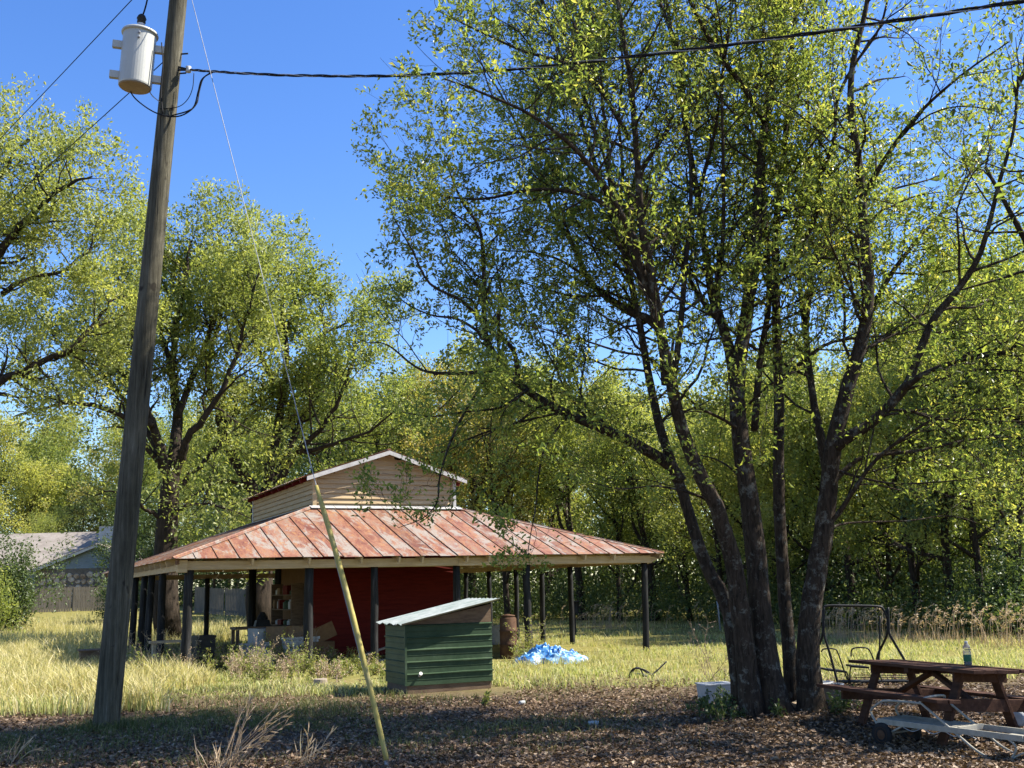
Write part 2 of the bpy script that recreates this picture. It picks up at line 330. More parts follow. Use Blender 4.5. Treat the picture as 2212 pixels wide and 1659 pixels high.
class Tree:
    def __init__(s, seed): s.rng = np.random.default_rng(seed); s.wood = MB(); s.P = []; s.D = []; s.T = []
    def leaves_at(s, pts, d, n, jit):
        r = s.rng; i = r.integers(max(0, len(pts) // 2), len(pts), n)
        s.P.append(pts[i] + r.normal(size=(n, 3)) * jit); s.D.append(d * .7 + r.normal(size=(n, 3)) * .75 + np.array([0, 0, .15]))
        s.T.append(np.clip(r.normal(r.uniform(.25, .62), .15) + r.normal(size=n) * .12, 0, 1))
    def spawn(s, pts, rad, lv, levels, keep=None):
        r = s.rng; q = levels[lv]; seg = np.linalg.norm(np.diff(pts, axis=0), axis=1); cum = np.concatenate([[0], np.cumsum(seg)]); tot = cum[-1]
        pos = q['start'] * tot; last = lv == len(levels) - 1
        while pos < tot:
            pos += q['gap'] * r.uniform(.55, 1.45)
            if pos > tot: pos = tot
            i = min(np.searchsorted(cum, pos), len(pts) - 1); i = max(i, 1); f = (pos - cum[i - 1]) / max(seg[i - 1], 1e-6)
            p = pts[i - 1] * (1 - f) + pts[i] * f; rr = rad[i - 1] * (1 - f) + rad[i] * f; tg = norm(pts[i] - pts[i - 1]); u = pos / tot
            a = R(r.uniform(*q['ang'])); d = norm(math.cos(a) * tg + math.sin(a) * perp(tg, r) + np.array(q.get('bias', (0, 0, 0))))
            L = r.uniform(*q['len']) * (1.12 - .5 * u)
            if keep is not None and not keep(p + d * L * .8): 
                continue
            w = wander(p, d, L, q['n'], q['wob'], q['trop'], r); r0 = min(rr * q['rf'], q['rmax']) * r.uniform(.8, 1.1)
            rd = np.linspace(r0, max(r0 * .3, q.get('rmin', .002)), len(w))
            if q.get('sides', 3): s.wood.tube(w, rd, q['sides'], cap=False)
            if last:
                s.leaves_at(w, norm(w[-1] - w[-2]), q['leaves'], q['jit'])
            else: s.spawn(w, rd, lv + 1, levels, keep)
            if pos >= tot: break
    def crown(s, name, mat, parent, size, asp, fold=.18):
        P = np.concatenate(s.P); D = np.concatenate(s.D); mb = MB(); leaf_quads(mb, P, D, size, asp, s.rng, fold, np.concatenate(s.T)); s.nleaf = len(P)
        return mb.build(name, mat, parent)

# --- the many-stemmed oak in front (limbs measured in the photograph, depth from the trunk's foot)
def big_oak():
    T = Tree(11); base = ground(1680, 1536); D0 = base[1]
    root = thing('oak_tree', 'big many-stemmed oak with spring leaves beside the picnic table', 'tree', (base[0], base[1], 0))
    off = np.array([base[0], base[1], 0.0])
    def limb(px, y0, y1, r0, r1, step=5):
        n = len(px); P = np.array([at(x, y, D0 + y0 + (y1 - y0) * (i / (n - 1)) ** 1.2) for i, (x, y) in enumerate(px)])
        S = spline(P, step); rad = r0 + (r1 - r0) * np.linspace(0, 1, len(S)) ** .8
        j = T.rng.normal(size=S.shape) * (rad[:, None] * .025); j[0] = 0; return S + j - off, rad
    def flare(S, rad):
        h = S[:, 2]; rad = rad * (1 + .38 * np.exp(-np.clip(h, 0, 9) / .22)); return rad
    stems = [
        ([(1600, 1500), (1590, 1420), (1576, 1330), (1556, 1277), (1534, 1240), (1503, 1160), (1476, 1071), (1455, 1010), (1430, 938), (1408, 845), (1392, 760), (1372, 650), (1340, 520), (1300, 400), (1262, 280), (1215, 130), (1170, 0), (1120, -130)], .02, .9, .135, .02),
        ([(1627, 1560), (1612, 1430), (1600, 1320), (1585, 1217), (1568, 1160), (1545, 1090), (1503, 1005), (1468, 907), (1450, 827), (1432, 745), (1418, 660), (1401, 560), (1385, 480), (1376, 330), (1362, 180), (1340, 40), (1318, -120)], -.25, -1.6, .165, .025),
        ([(1682, 1560), (1662, 1450), (1645, 1330), (1632, 1195), (1614, 1049), (1598, 938), (1592, 850), (1600, 760), (1612, 690), (1622, 600), (1634, 490), (1640, 400), (1654, 257), (1672, 165), (1690, 40), (1694, -120), (1690, -300)], -.2, .3, .195, .035),
        ([(1716, 1535), (1702, 1380), (1690, 1227), (1682, 1049), (1683, 872), (1679, 760), (1676, 640), (1674, 540), (1682, 430), (1694, 330), (1705, 183), (1715, 60), (1735, -60), (1752, -240)], .25, 1.4, .115, .03),
        ([(1757, 1560), (1746, 1450), (1748, 1350), (1765, 1235), (1781, 1138), (1792, 1040), (1802, 955), (1828, 849), (1850, 775), (1870, 694), (1876, 605), (1868, 520), (1862, 430), (1852, 330), (1838, 240), (1842, 140), (1870, 20), (1890, -120)], -.15, -.9, .19, .03),
    ]
    limbs = [
        ([(1470, 1040), (1440, 1000), (1370, 958), (1306, 929), (1217, 890), (1139, 844), (1086, 791), (1050, 727), (1046, 640), (1044, 560), (1034, 490), (995, 430), (960, 340)], .3, -.6, .105, .012),
        ([(1086, 796), (1010, 806), (936, 805), (894, 790), (837, 745), (790, 740)], -.1, .6, .04, .008),
        ([(1120, 826), (1108, 755), (1057, 713), (1000, 652), (929, 613), (890, 540), (850, 470)], -.2, -1.5, .045, .008),
        ([(1230, 895), (1180, 960), (1163, 1030), (1158, 1090), (1147, 1150), (1140, 1190)], 0, -.9, .024, .005),
        ([(1060, 805), (1010, 880), (975, 950), (950, 1030), (944, 1085), (912, 1120), (860, 1140)], 0, -1.0, .028, .005),
        ([(1440, 830), (1423, 709), (1359, 673), (1306, 638), (1271, 602), (1235, 524), (1196, 464), (1172, 400), (1130, 300), (1080, 200), (1020, 110)], .3, 2.2, .085, .012),
        ([(1430, 740), (1380, 560), (1330, 440), (1250, 330), (1150, 250), (1040, 200), (960, 170)], -.8, -3.0, .06, .010),
        ([(1400, 560), (1340, 470), (1260, 420), (1150, 410), (1040, 430), (930, 420), (850, 400)], -1.0, -.2, .05, .008),
        ([(1360, 300), (1300, 200), (1230, 140), (1130, 110), (1020, 60), (940, 20)], -1.2, -2.6, .04, .008),
        ([(1592, 850), (1576, 755), (1560, 700), (1539, 640), (1528, 570), (1515, 480), (1500, 380), (1480, 270), (1462, 150), (1440, 0), (1420, -150)], 0, 1.6, .095, .025),
        ([(1560, 700), (1510, 640), (1470, 560), (1440, 500), (1400, 420), (1350, 330)], .2, 3.0, .045, .010),
        ([(1652, 262), (1603, 183), (1547, 110), (1489, 0), (1440, -110)], .1, -1.5, .06, .018),
        ([(1622, 600), (1650, 520), (1690, 470), (1735, 410), (1790, 370), (1850, 330)], .2, 3.2, .045, .009),
        ([(1684, 590), (1720, 535), (1750, 495), (1767, 451), (1771, 385), (1800, 310), (1808, 220), (1841, 147), (1900, 60), (1925, -40)], .7, -.8, .062, .016),
        ([(1687, 572), (1767, 502), (1822, 462), (1914, 414), (2000, 390), (2090, 360)], .8, 2.6, .05, .010),
        ([(1690, 818), (1739, 778), (1801, 738), (1934, 723), (2060, 715), (2150, 700)], .6, 2.2, .045, .008),
        ([(1790, 1040), (1772, 940), (1757, 863), (1748, 792), (1738, 700), (1728, 620), (1722, 520), (1735, 400), (1760, 290), (1790, 170), (1800, 40)], .1, 2.6, .075, .016),
        ([(1804, 965), (1832, 945), (1890, 907), (1956, 836), (1979, 783), (2014, 694), (2068, 627), (2112, 560), (2135, 490), (2160, 390), (2190, 280), (2200, 150)], -.4, -1.6, .095, .018),
        ([(1950, 842), (2001, 805), (2090, 774), (2156, 765), (2212, 738), (2300, 690)], -.8, -2.4, .05, .012),
        ([(1796, 1045), (1823, 1018), (1868, 987), (1979, 974), (2112, 947), (2240, 940), (2350, 900)], -.2, .6, .05, .012),
        ([(1782, 1140), (1812, 1108), (1845, 1058), (1890, 996), (1956, 943), (2045, 894), (2174, 880), (2280, 850)], -.2, -1.8, .045, .009),
        ([(1870, 694), (1920, 600), (1980, 520), (2050, 440), (2120, 330), (2170, 200)], .2, 2.0, .05, .010),
        ([(1862, 430), (1920, 330), (1990, 240), (2080, 160), (2180, 90)], -.6, -2.6, .045, .009),
        ([(1779, 1150), (1830, 1130), (1960, 1125), (2060, 1115), (2160, 1150)], .1, 1.6, .025, .006),
        ([(1600, 930), (1560, 905), (1510, 880), (1470, 850), (1420, 855), (1370, 880)], -.1, -1.5, .03, .007),
        ([(1405, 650), (1362, 550), (1331, 477), (1318, 400), (1300, 320), (1262, 220), (1235, 110), (1160, -20)], -.4, 1.4, .05, .012),
        ([(1318, 400), (1312, 300), (1301, 220), (1294, 121), (1272, 0), (1262, -100)], .3, -.5, .034, .012),
        ([(1331, 477), (1345, 380), (1337, 257), (1345, 160), (1338, 66), (1316, -40)], .2, 2.0, .036, .012),
        ([(1287, 293), (1262, 200), (1250, 110), (1243, 0), (1238, -80)], .8, 1.8, .028, .010),
        ([(1630, 930), (1641, 783), (1661, 650), (1656, 516), (1648, 400), (1630, 300), (1604, 180), (1592, 60), (1585, -80)], .3, 2.6, .06, .016),
        ([(1506, 440), (1522, 370), (1545, 280), (1560, 160), (1575, 40), (1580, -80)], .9, -.4, .04, .012),
        ([(1452, 835), (1470, 700), (1480, 580), (1492, 440), (1490, 330), (1480, 220), (1466, 110), (1455, -40)], -.5, 1.8, .055, .014),
        ([(1541, 645), (1556, 570), (1563, 480), (1562, 330), (1560, 183), (1572, 90), (1586, -20)], .5, -1.0, .045, .012),
        ([(1756, 863), (1742, 720), (1752, 600), (1745, 470), (1752, 340), (1745, 200), (1756, 60), (1760, -60)], .6, 3.0, .05, .012),
        ([(1440, 810), (1400, 772), (1340, 760), (1270, 738), (1190, 715), (1120, 700)], -.3, -1.4, .028, .006),
        ([(1306, 638), (1240, 640), (1170, 622), (1100, 605), (1030, 600)], .3, 1.2, .026, .006),
        ([(1271, 602), (1210, 562), (1150, 545), (1080, 540), (1000, 520)], .4, -.6, .026, .006),
        ([(1306, 929), (1262, 870), (1238, 800), (1225, 740), (1235, 680)], .2, 1.2, .03, .006),
        ([(1200, 880), (1190, 830), (1205, 770), (1190, 700)], .1, -.8, .024, .006),
        ([(1545, 1090), (1500, 1068), (1420, 1050), (1340, 1056), (1270, 1040)], -.3, -1.6, .026, .006),
        ([(1614, 1049), (1570, 1005), (1520, 985), (1470, 990)], -.2, .9, .022, .006),
        ([(1790, 1010), (1860, 1032), (1940, 1045), (2040, 1040), (2140, 1030)], -.2, -1.4, .028, .006),
        ([(1850, 775), (1900, 735), (1970, 690), (2050, 660), (2140, 640)], -.3, 1.0, .035, .007),
        ([(1872, 690), (1830, 610), (1800, 540), (1770, 480)], -.6, -2.2, .03, .007),
        ([(1596, 900), (1640, 850), (1700, 810), (1760, 790)], 0, -1.8, .024, .006),
        ([(1376, 330), (1300, 300), (1210, 290), (1110, 300), (1000, 310), (900, 300)], -1.0, .6, .03, .007),
        ([(1050, 727), (990, 690), (930, 680), (870, 650), (830, 600)], -.3, .8, .028, .006),
        ([(1139, 844), (1080, 880), (1000, 890), (930, 900), (870, 890)], -.1, -1.6, .028, .006),
        ([(1217, 890), (1130, 910), (1050, 940), (1000, 985)], 0, 1.0, .024, .006),
        ([(1690, 40), (1660, -80), (1600, -220), (1560, -380)], .3, -2.5, .045, .015),
        ([(1694, -60), (1760, -200), (1850, -330), (1900, -430)], .3, 1.5, .045, .015),
        ([(1462, 100), (1400, -60), (1340, -200), (1290, -330)], .9, 2.8, .04, .012),
        ([(1892, -60), (1980, -200), (2060, -300)], -.9, -2.2, .04, .012),
        ([(1745, -150), (1720, -300), (1730, -430)], 1.4, 3.0, .04, .012),
        ([(2190, 200), (2260, 60), (2330, -100)], -1.5, -2.5, .04, .012),
    ]
    sky_hole = [(1780, 770, 26), (1185, 720, 26), (2225, 280, 30), (1745, 690, 18), (1735, 1010, 20), (1290, 745, 16)]
    bound = [(-200, 900), (0, 850), (110, 870), (190, 770), (380, 755), (450, 800), (560, 790), (640, 800), (760, 760), (860, 800), (960, 900), (1240, 900)]
    by = np.array([b[0] for b in bound]); bx = np.array([b[1] for b in bound])
    def keep(p):
        cl = math.sin(1.9 * p[0] + 1.4 * math.sin(1.5 * p[2] + 1)) + math.sin(2.1 * p[1] + 1.5 * math.sin(1.3 * p[0])) + math.sin(2.2 * p[2] + 1.3 * math.sin(1.8 * p[1] + 2))
        if cl < -1.12: return False
        q = p + off - CAMP; z = q @ FWD
        if z < 1: return True
        x = 1106 + F_PX * (q @ RC) / z; y = 829.5 - F_PX * (q @ UC) / z
        if x < np.interp(y, by, bx): return False
        if y > 1060 and x > 1180: return y < 1060 + max(0, (x - 1850) * .25) + 60 * math.sin(x * .045)
        if y > 985 + (1180 - x) * .08 + 25 * math.sin(x * .06) and x < 1180 and not (860 < x < 1165 and y < 1190): return False
        return all((x - a) ** 2 + (y - b) ** 2 > c * c for a, b, c in sky_hole)
    levels = [dict(start=.08, gap=.225, len=(.9, 2.2), ang=(28, 72), n=7, wob=.17, trop=.03, rf=.5, rmax=.022, sides=5),
              dict(start=.10, gap=.15, len=(.35, .9), ang=(25, 65), n=4, wob=.22, trop=.03, rf=.6, rmax=.008, sides=3),
              dict(start=.12, gap=.115, len=(.10, .26), ang=(25, 70), n=2, wob=.25, trop=.04, rf=.5, rmax=.003, rmin=.0012, sides=3, leaves=9, jit=.035)]
    low = [dict(levels[0], start=.25, gap=.28, len=(.35, .9), bias=(0, 0, -.15)), levels[1], levels[2]]
    for i, (px, a, b, r0, r1) in enumerate(stems):
        S, rad = limb(px, a, b, r0, r1); rad = flare(S, rad * .84); S[0, 2] -= .12
        m = MB().tube(S, rad, 14, cap=True)
        V = m.v[0]; g = np.arctan2(V[:, 1] - np.repeat(S[:, 1], 14), V[:, 0] - np.repeat(S[:, 0], 14)); c = np.repeat(S, 14, 0)
        lump = 1 + .03 * np.sin(3 * g + 2.1 * i + c[:, 2] * 1.3) + .035 * np.sin(7 * g + c[:, 2] * 3.1 + i) + .22 * np.exp(-np.clip(c[:, 2], 0, 9) / .18) * np.sin(4 * g + i)
        m.v[0] = c + (V - c) * lump[:, None]
        m.build('trunk', M['bark'], root, smooth=True)
        k = int(len(S) * .40); T.spawn(S[k:], rad[k:], 0, [dict(levels[0], start=.05)] + levels[1:], keep)
    for i, (px, a, b, r0, r1) in enumerate(limbs):
        S, rad = limb(px, a, b, r0 * .88, r1 * .8, 4); MB().tube(S, rad, 9 if r0 > .05 else 6).build('limb', M['bark'], root, smooth=True)
        if i in (3, 4): T.spawn(S, rad, 0, [dict(low[0], start=.45)] + low[1:], None)
        else: T.spawn(S, rad, 0, levels, keep)
    b = T.wood.build('branches', M['bark'], root, smooth=True); b['kind'] = 'stuff'
    # mistletoe clump hanging on the lopped limb
    mt = MB(); c = at(1172, 392, D0 + 1.2) - off; r = T.rng; n = 1500
    d = r.normal(size=(n, 3)); d /= np.linalg.norm(d, axis=1)[:, None]; P = c + d * (r.random(n)[:, None] ** .5) * np.array([.24, .24, .30])
    leaf_quads(mt, P, d + r.normal(size=(n, 3)) * .5, .06, .4, r, .1); mt.build('mistletoe_clump', M['leaf_d'], root)['kind'] = 'stuff'
    P = np.concatenate(T.P); D = np.concatenate(T.D); TT = np.concatenate(T.T); kp = (P[:, 1] > -.5) | (T.rng.random(len(P)) < .45) | (P[:, 0] < -3.2); T.P, T.D, T.T = [P[kp]], [D[kp]], [TT[kp]]
    o = T.crown('crown', M['leaf_main'], root, .066, .46); o['kind'] = 'stuff'
    print('BIGOAK leaves', T.nleaf); return root
OAK = big_oak()

# --- background trees: prototypes, then copies that share their meshes
def generic_tree(seed, H, crown_r, trunk_r, fork, lsize, lmat, nl=7, lean=0.0, spread=1.0, dens=1.0, asp=.55):
    T = Tree(seed); r = T.rng; W = MB()
    tr = wander((0, 0, -.3), (lean, 0, 1), H * .86, 14, .05, .06, r); rad = np.linspace(trunk_r, trunk_r * .12, len(tr)); rad[0] *= 1.5
    W.tube(tr, rad, 9); k = int(len(tr) * fork)
    lv = [dict(start=.28, gap=.46 / dens, len=(crown_r * .28, crown_r * .55), ang=(30, 70), n=5, wob=.18, trop=.05, rf=.55, rmax=.06, sides=4),
          dict(start=.15, gap=.34 / dens, len=(.5, 1.1), ang=(25, 70), n=3, wob=.22, trop=.02, rf=.55, rmax=.02, rmin=.005, sides=3, leaves=nl, jit=.27)]
    nb = int(9 * spread + 4)
    for i in range(nb):
        u = k + (len(tr) - 1 - k) * (i / nb) ** .9; j = int(u); p = tr[j] + (tr[min(j + 1, len(tr) - 1)] - tr[j]) * (u - j); az = i * 2.4 + r.uniform(-.4, .4); e = R(r.uniform(12, 45) + 30 * i / nb)
        L = crown_r * r.uniform(.75, 1.15) * (1 - .45 * (i / nb))
        w = wander(p, (math.cos(az) * math.cos(e), math.sin(az) * math.cos(e), math.sin(e)), L, 9, .13, .07, r)
        rd = np.linspace(min(trunk_r * .5, rad[j] * .75), .02, len(w)); W.tube(w, rd, 6); T.spawn(w, rd, 0, lv)
    T.spawn(tr[k:], rad[k:], 0, [dict(lv[0], start=.3, gap=.5 / dens)] + lv[1:])
    W.v += [v for v in T.wood.v]; off = W.n
    for f in T.wood.f: W.f.append(f + off)
    W.t += T.wood.t; W.n += T.wood.n
    root = thing('tree', 'tree', 'tree'); W.build('trunk', M['bark_far'], root, smooth=True)
    o = T.crown('crown', lmat, root, lsize, asp, .12); o['kind'] = 'stuff'; print('proto', seed, T.nleaf)
    return root
def placed(proto, x, d, s, rz, label, name, group, used=set()):
    X = (x - 1106) / 2341 * d
    if id(proto) in used: o = copy_tree(proto)
    else: o = proto; used.add(id(proto))
    o.name = name; o.location = (X, d, float(gz(X, d))); s = np.array(s) * (1.22 if group == 'trees of the wood along the field' and x > 870 else 1.0); o.scale = (s, s, s) if np.ndim(s) == 0 else tuple(s); o.rotation_euler = (0, 0, rz); o['label'] = label
    if group: o['group'] = group
    return o
def hand_tree(seed, base_px, d, trunk, limbs, name, label, lmat, lsize, lv, trunk_r):
    T = Tree(seed); X = (base_px - 1106) / 2341 * d; z0 = float(gz(X, d)); off = np.array([X, d, z0]); root = thing(name, label, 'tree', off)
    def P(px, a, b):
        n = len(px); return spline([at(x, y, d + a + (b - a) * i / (n - 1)) - off for i, (x, y) in enumerate(px)], 4)
    S = P(trunk, 0, 0); S = np.vstack([[0, 0, -.3], S]); rad = np.linspace(trunk_r * 1.2, trunk_r * .75, len(S)); MB().tube(S, rad, 12).build('trunk', M['bark_far'], root, smooth=True)
    for px, a, b, r0, r1 in limbs:
        S = P(px, a, b); S = S + T.rng.normal(size=S.shape) * .03; rad = np.linspace(r0 * .72, r1 * .8, len(S)); MB().tube(S, rad, 8).build('limb', M['bark_far'], root, smooth=True); T.spawn(S, rad, 0, lv)
    T.wood.build('branches', M['bark_far'], root, smooth=True)['kind'] = 'stuff'
    P_ = np.concatenate(T.P); D_ = np.concatenate(T.D); T_ = np.concatenate(T.T); kp = (P_[:, 1] > -.6) | (P_[:, 2] > 10.5) | (T.rng.random(len(P_)) < .22); T.P, T.D, T.T = [P_[kp]], [D_[kp]], [T_[kp]]
    T.crown('crown', lmat, root, lsize, .5, .12)['kind'] = 'stuff'; print(name, T.nleaf); return root
LV = [dict(start=.30, gap=.32, len=(1.4, 3.2), ang=(30, 72), n=6, wob=.16, trop=.05, rf=.5, rmax=.06, sides=5),
      dict(start=.15, gap=.34, len=(.7, 1.4), ang=(25, 65), n=4, wob=.2, trop=.02, rf=.55, rmax=.02, sides=3),
      dict(start=.2, gap=.32, len=(.25, .55), ang=(25, 70), n=2, wob=.25, trop=.03, rf=.5, rmax=.008, rmin=.003, sides=3, leaves=30, jit=.19)]
hand_tree(21, 360, 40, [(356, 1300), (358, 1188), (364, 1090), (370, 1020)], [
    ([(368, 1040), (352, 985), (330, 920), (312, 870), (300, 780), (280, 690), (255, 600)], 0, -2, .30, .05),
    ([(370, 1030), (381, 945), (382, 890), (372, 800), (380, 700), (400, 600), (410, 520)], 0, 1.5, .36, .05),
    ([(374, 1030), (395, 980), (406, 945), (457, 883), (500, 800), (530, 690), (560, 590)], 0, -1.5, .27, .04),
    ([(366, 1075), (429, 1008), (479, 955), (540, 900), (590, 850)], 0, 3, .16, .03),
    ([(358, 1130), (330, 1105), (311, 1101), (296, 1080), (250, 1060), (200, 1070)], 0, -2, .13, .025),
    ([(364, 1030), (311, 955), (264, 899), (174, 871), (93, 880), (30, 900)], 0, -3, .20, .03),
    ([(362, 1110), (420, 1090), (480, 1095), (540, 1120)], 0, -3, .11, .02),
    ([(381, 900), (430, 780), (470, 660), (480, 560), (470, 500)], 0, 3, .20, .04),
    ([(330, 920), (260, 800), (200, 720), (150, 640)], -1, 3, .18, .03),
    ([(352, 1010), (300, 900), (200, 800), (110, 720), (60, 640)], 0, 3, .17, .03),
    ([(372, 800), (340, 690), (330, 600), (300, 520)], 0, 4, .16, .03)],
    'oak_tree', 'large spreading oak with dark forked trunk left behind the barn porch', M['leaf_a'], .155, LV, .42)
hand_tree(22, 560, 43, [(560, 1300), (562, 1180), (566, 1120)], [
    ([(560, 1130), (541, 1051), (500, 980), (479, 930), (467, 880), (450, 800), (470, 700), (500, 620)], 0, -2, .36, .05),
    ([(566, 1130), (580, 1040), (600, 930), (610, 862), (620, 770), (610, 670), (600, 570)], 0, 1, .36, .05),
    ([(568, 1120), (600, 1050), (630, 990), (664, 955), (710, 900), (750, 820), (770, 740)], 0, -1, .28, .04),
    ([(566, 1100), (620, 980), (680, 840), (700, 720), (690, 640)], 0, 3, .26, .04),
    ([(545, 1060), (500, 1040), (450, 1050), (400, 1080)], 0, -3, .13, .02),
    ([(610, 862), (560, 760), (540, 680), (550, 600)], 1, 4, .2, .03),
    ([(640, 980), (720, 960), (800, 930), (860, 880)], 0, -2, .15, .03),
    ([(700, 720), (760, 690), (790, 660)], 3, 2, .10, .02)],
    'oak_tree', 'broad green oak with several leaning limbs behind the barn cupola', M['leaf_b'], .155, LV, .48)
hand_tree(23, -150, 30, [(-150, 1300), (-150, 1100), (-140, 950)], [
    ([(-140, 960), (-60, 870), (0, 830), (70, 790), (150, 755), (210, 690), (250, 640)], 0, 1, .24, .04),
    ([(-140, 950), (-110, 800), (-60, 640), (10, 530), (80, 450), (150, 400), (200, 380)], 0, -1, .28, .03),
    ([(-110, 800), (-80, 600), (-40, 450), (20, 350), (60, 300)], 0, 1, .2, .03),
    ([(0, 640), (60, 600), (120, 590), (190, 540), (215, 470)], 0, 1, .12, .02),
    ([(-60, 700), (-20, 500), (60, 410), (130, 340), (170, 350)], 0, 2, .14, .02),
    ([(-140, 950), (-230, 780), (-300, 600), (-330, 450)], 0, 1, .22, .03)],
    'oak_tree', 'tall leafy oak reaching in from the left edge above the house', M['leaf_a'], .125, [dict(LV[0], start=.2, gap=.26, len=(.9, 2.2)), dict(LV[1], gap=.28), LV[2]], .42)

PA = generic_tree(31, 13, 4.4, .24, .28, .17, M['leaf_b'], 44)
PB = generic_tree(32, 12, 4.0, .20, .22, .165, M['leaf_a'], 44)
PC = generic_tree(33, 11, 3.6, .18, .25, .16, M['leaf_c'], 44)
PD = generic_tree(34, 12, 3.2, .17, .16, .17, M['leaf_d'], 44)
PE = generic_tree(35, 10, 3.4, .15, .18, .14, M['leaf_b'], 44, dens=1.15)
G1 = 'trees of the wood along the field'
LOOK = {'A': 'green', 'B': 'yellow-green', 'C': 'tan-green', 'D': 'dark evergreen', 'E': 'small-leaved green'}
PLACES = [(60, 'above the left end of the house roof'), (170, 'above the house gable'), (290, 'just behind the utility pole'), (430, 'behind the dark forked oak trunk'), (560, 'seen through the left porch'), (700, 'behind the barn cupola'), (880, "behind the cupola's right slope"), (1050, "behind the porch roof's middle"), (1230, "behind the porch roof's right half"), (1400, 'behind the right porch posts'), (1560, "just left of the big oak's stems"), (1700, "behind the big oak's left stems"), (1800, "behind the big oak's right stems"), (1930, 'behind the swing frame'), (2060, 'behind the picnic table'), (9999, 'at the right edge past the bottle')]
WOODS = []
def wood_label(o, k, row, x): WOODS.append((next(t for lim, t in PLACES if x < lim), row, k, x, o))
rngw = np.random.default_rng(5); K = dict(A=PA, B=PB, C=PC, D=PD, E=PE)
for x, d, s, k in [(840, 62, 1.0, 'A'), (925, 56, .95, 'C'), (1010, 60, 1.0, 'B'), (1085, 54, .78, 'C'), (1165, 57, .85, 'B'), (1245, 52, .72, 'A'), (1325, 50, .74, 'E'), (1400, 49, .68, 'A'), (1475, 47, .72, 'E'), (1545, 44, .62, 'B'),
                   (1615, 42, .62, 'A'), (1690, 40, .60, 'E'), (1760, 39, .60, 'B'), (1830, 37, .62, 'A'), (1900, 36, .66, 'E'), (1965, 34.5, .62, 'B'), (2035, 33, .60, 'A'), (2105, 32, .64, 'D'), (2170, 31, .62, 'B'), (2250, 33, .70, 'A'),
                   (900, 74, 1.15, 'B'), (1050, 72, 1.0, 'A'), (1200, 69, .95, 'C'), (1330, 64, .85, 'B'), (1440, 60, .8, 'D'), (1560, 56, .78, 'A'), (1660, 52, .72, 'B'), (1780, 50, .78, 'A'), (1880, 47, .85, 'B'), (1990, 45, .85, 'A'), (2090, 43, .9, 'B'), (2190, 41, .9, 'A'), (2300, 40, .95, 'B'),
                   (1390, 54, .70, 'D'), (1730, 44, .55, 'D'), (1930, 41, .6, 'D')]:
    WT_ = placed(K[k], x, d, (s * rngw.uniform(.95, 1.1), s * rngw.uniform(.95, 1.1), s * rngw.uniform(.92, 1.08)), rngw.uniform(0, 6.3), 'tree', 'wood_tree', G1); wood_label(WT_, k, 'front' if d < np.interp(x, [840, 1500, 2250], [66, 51, 37]) else 'second', x)
for i in range(22):
    x = 820 + i * 78 + rngw.uniform(-25, 25); d = np.interp(x, [820, 1500, 2500], [98, 82, 56]) + rngw.uniform(-4, 4); k = 'ABAE'[i % 4]; s = rngw.uniform(.95, 1.1) * np.interp(x, [820, 1500, 2500], [1.15, .98, 1.0]); wood_label(placed(K[k], x, d, s, rngw.uniform(0, 6.3), 'tree', 'wood_tree', G1), k, 'farthest', x)
G2 = 'trees behind the house and fence'
for x, d, s, k in [(-120, 104, 1.3, 'A'), (10, 108, 1.35, 'B'), (110, 112, 1.35, 'A'), (215, 106, 1.3, 'C'), (300, 100, 1.2, 'A'), (420, 92, 1.2, 'B'), (500, 84, 1.05, 'A'), (590, 80, 1.2, 'B'), (670, 76, 1.25, 'A'), (760, 72, 1.2, 'B'), (800, 80, 1.3, 'A'), (450, 70, .62, 'D'), (330, 82, .75, 'D'), (545, 66, .7, 'E'), (640, 62, .8, 'E'), (730, 60, .85, 'E'), (255, 80, .8, 'D'), (400, 76, .7, 'E'), (60, 118, 1.3, 'B'), (160, 100, .95, 'D'), (-60, 120, 1.7, 'B'), (30, 125, 1.75, 'A'), (120, 122, 1.7, 'B'), (230, 118, 1.7, 'B'), (320, 112, 1.55, 'A'), (390, 104, 1.45, 'B'), (480, 98, 1.4, 'B'), (560, 92, 1.35, 'A'), (90, 96, .8, 'E'), (280, 92, .8, 'E')]:
    wood_label(placed(K[k], x, d, (s * rngw.uniform(.95, 1.1), s * rngw.uniform(.95, 1.1), s * rngw.uniform(.92, 1.08)), rngw.uniform(0, 6.3), 'tree', 'background_tree', G2), k, 'near' if d < 78 else 'middle' if d < 100 else 'farthest', x)
_by = {}
for w in WOODS: _by.setdefault(w[:3], []).append(w)
for (pl, row, k), ws in _by.items():
    for i, w in enumerate(sorted(ws, key=lambda w: w[3])):
        pos = '' if len(ws) == 1 else (('left ' if i == 0 else 'right ') if len(ws) == 2 else ('leftmost ', 'middle ', 'rightmost ')[min(i, 2)])
        w[4]['label'] = f"{pos}{LOOK[k]} tree of the {row} row {pl}"
placed(PD, 690, 58, 1.28, 2.0, 'tall dark pointed evergreen rising behind the green oak', 'evergreen_tree', None)
PF = generic_tree(36, 10.5, 4.0, .17, .22, .11, M['leaf_main'], 14, dens=.8, asp=.45)
placed(PF, 2640, 12.2, 1.0, 1.0, 'leafy oak at the right edge past the picnic table', 'oak_tree', None)
placed(PF, 2950, 15.5, 1.05, 4.0, 'second oak standing beyond the right edge of the picture', 'oak_tree', None)

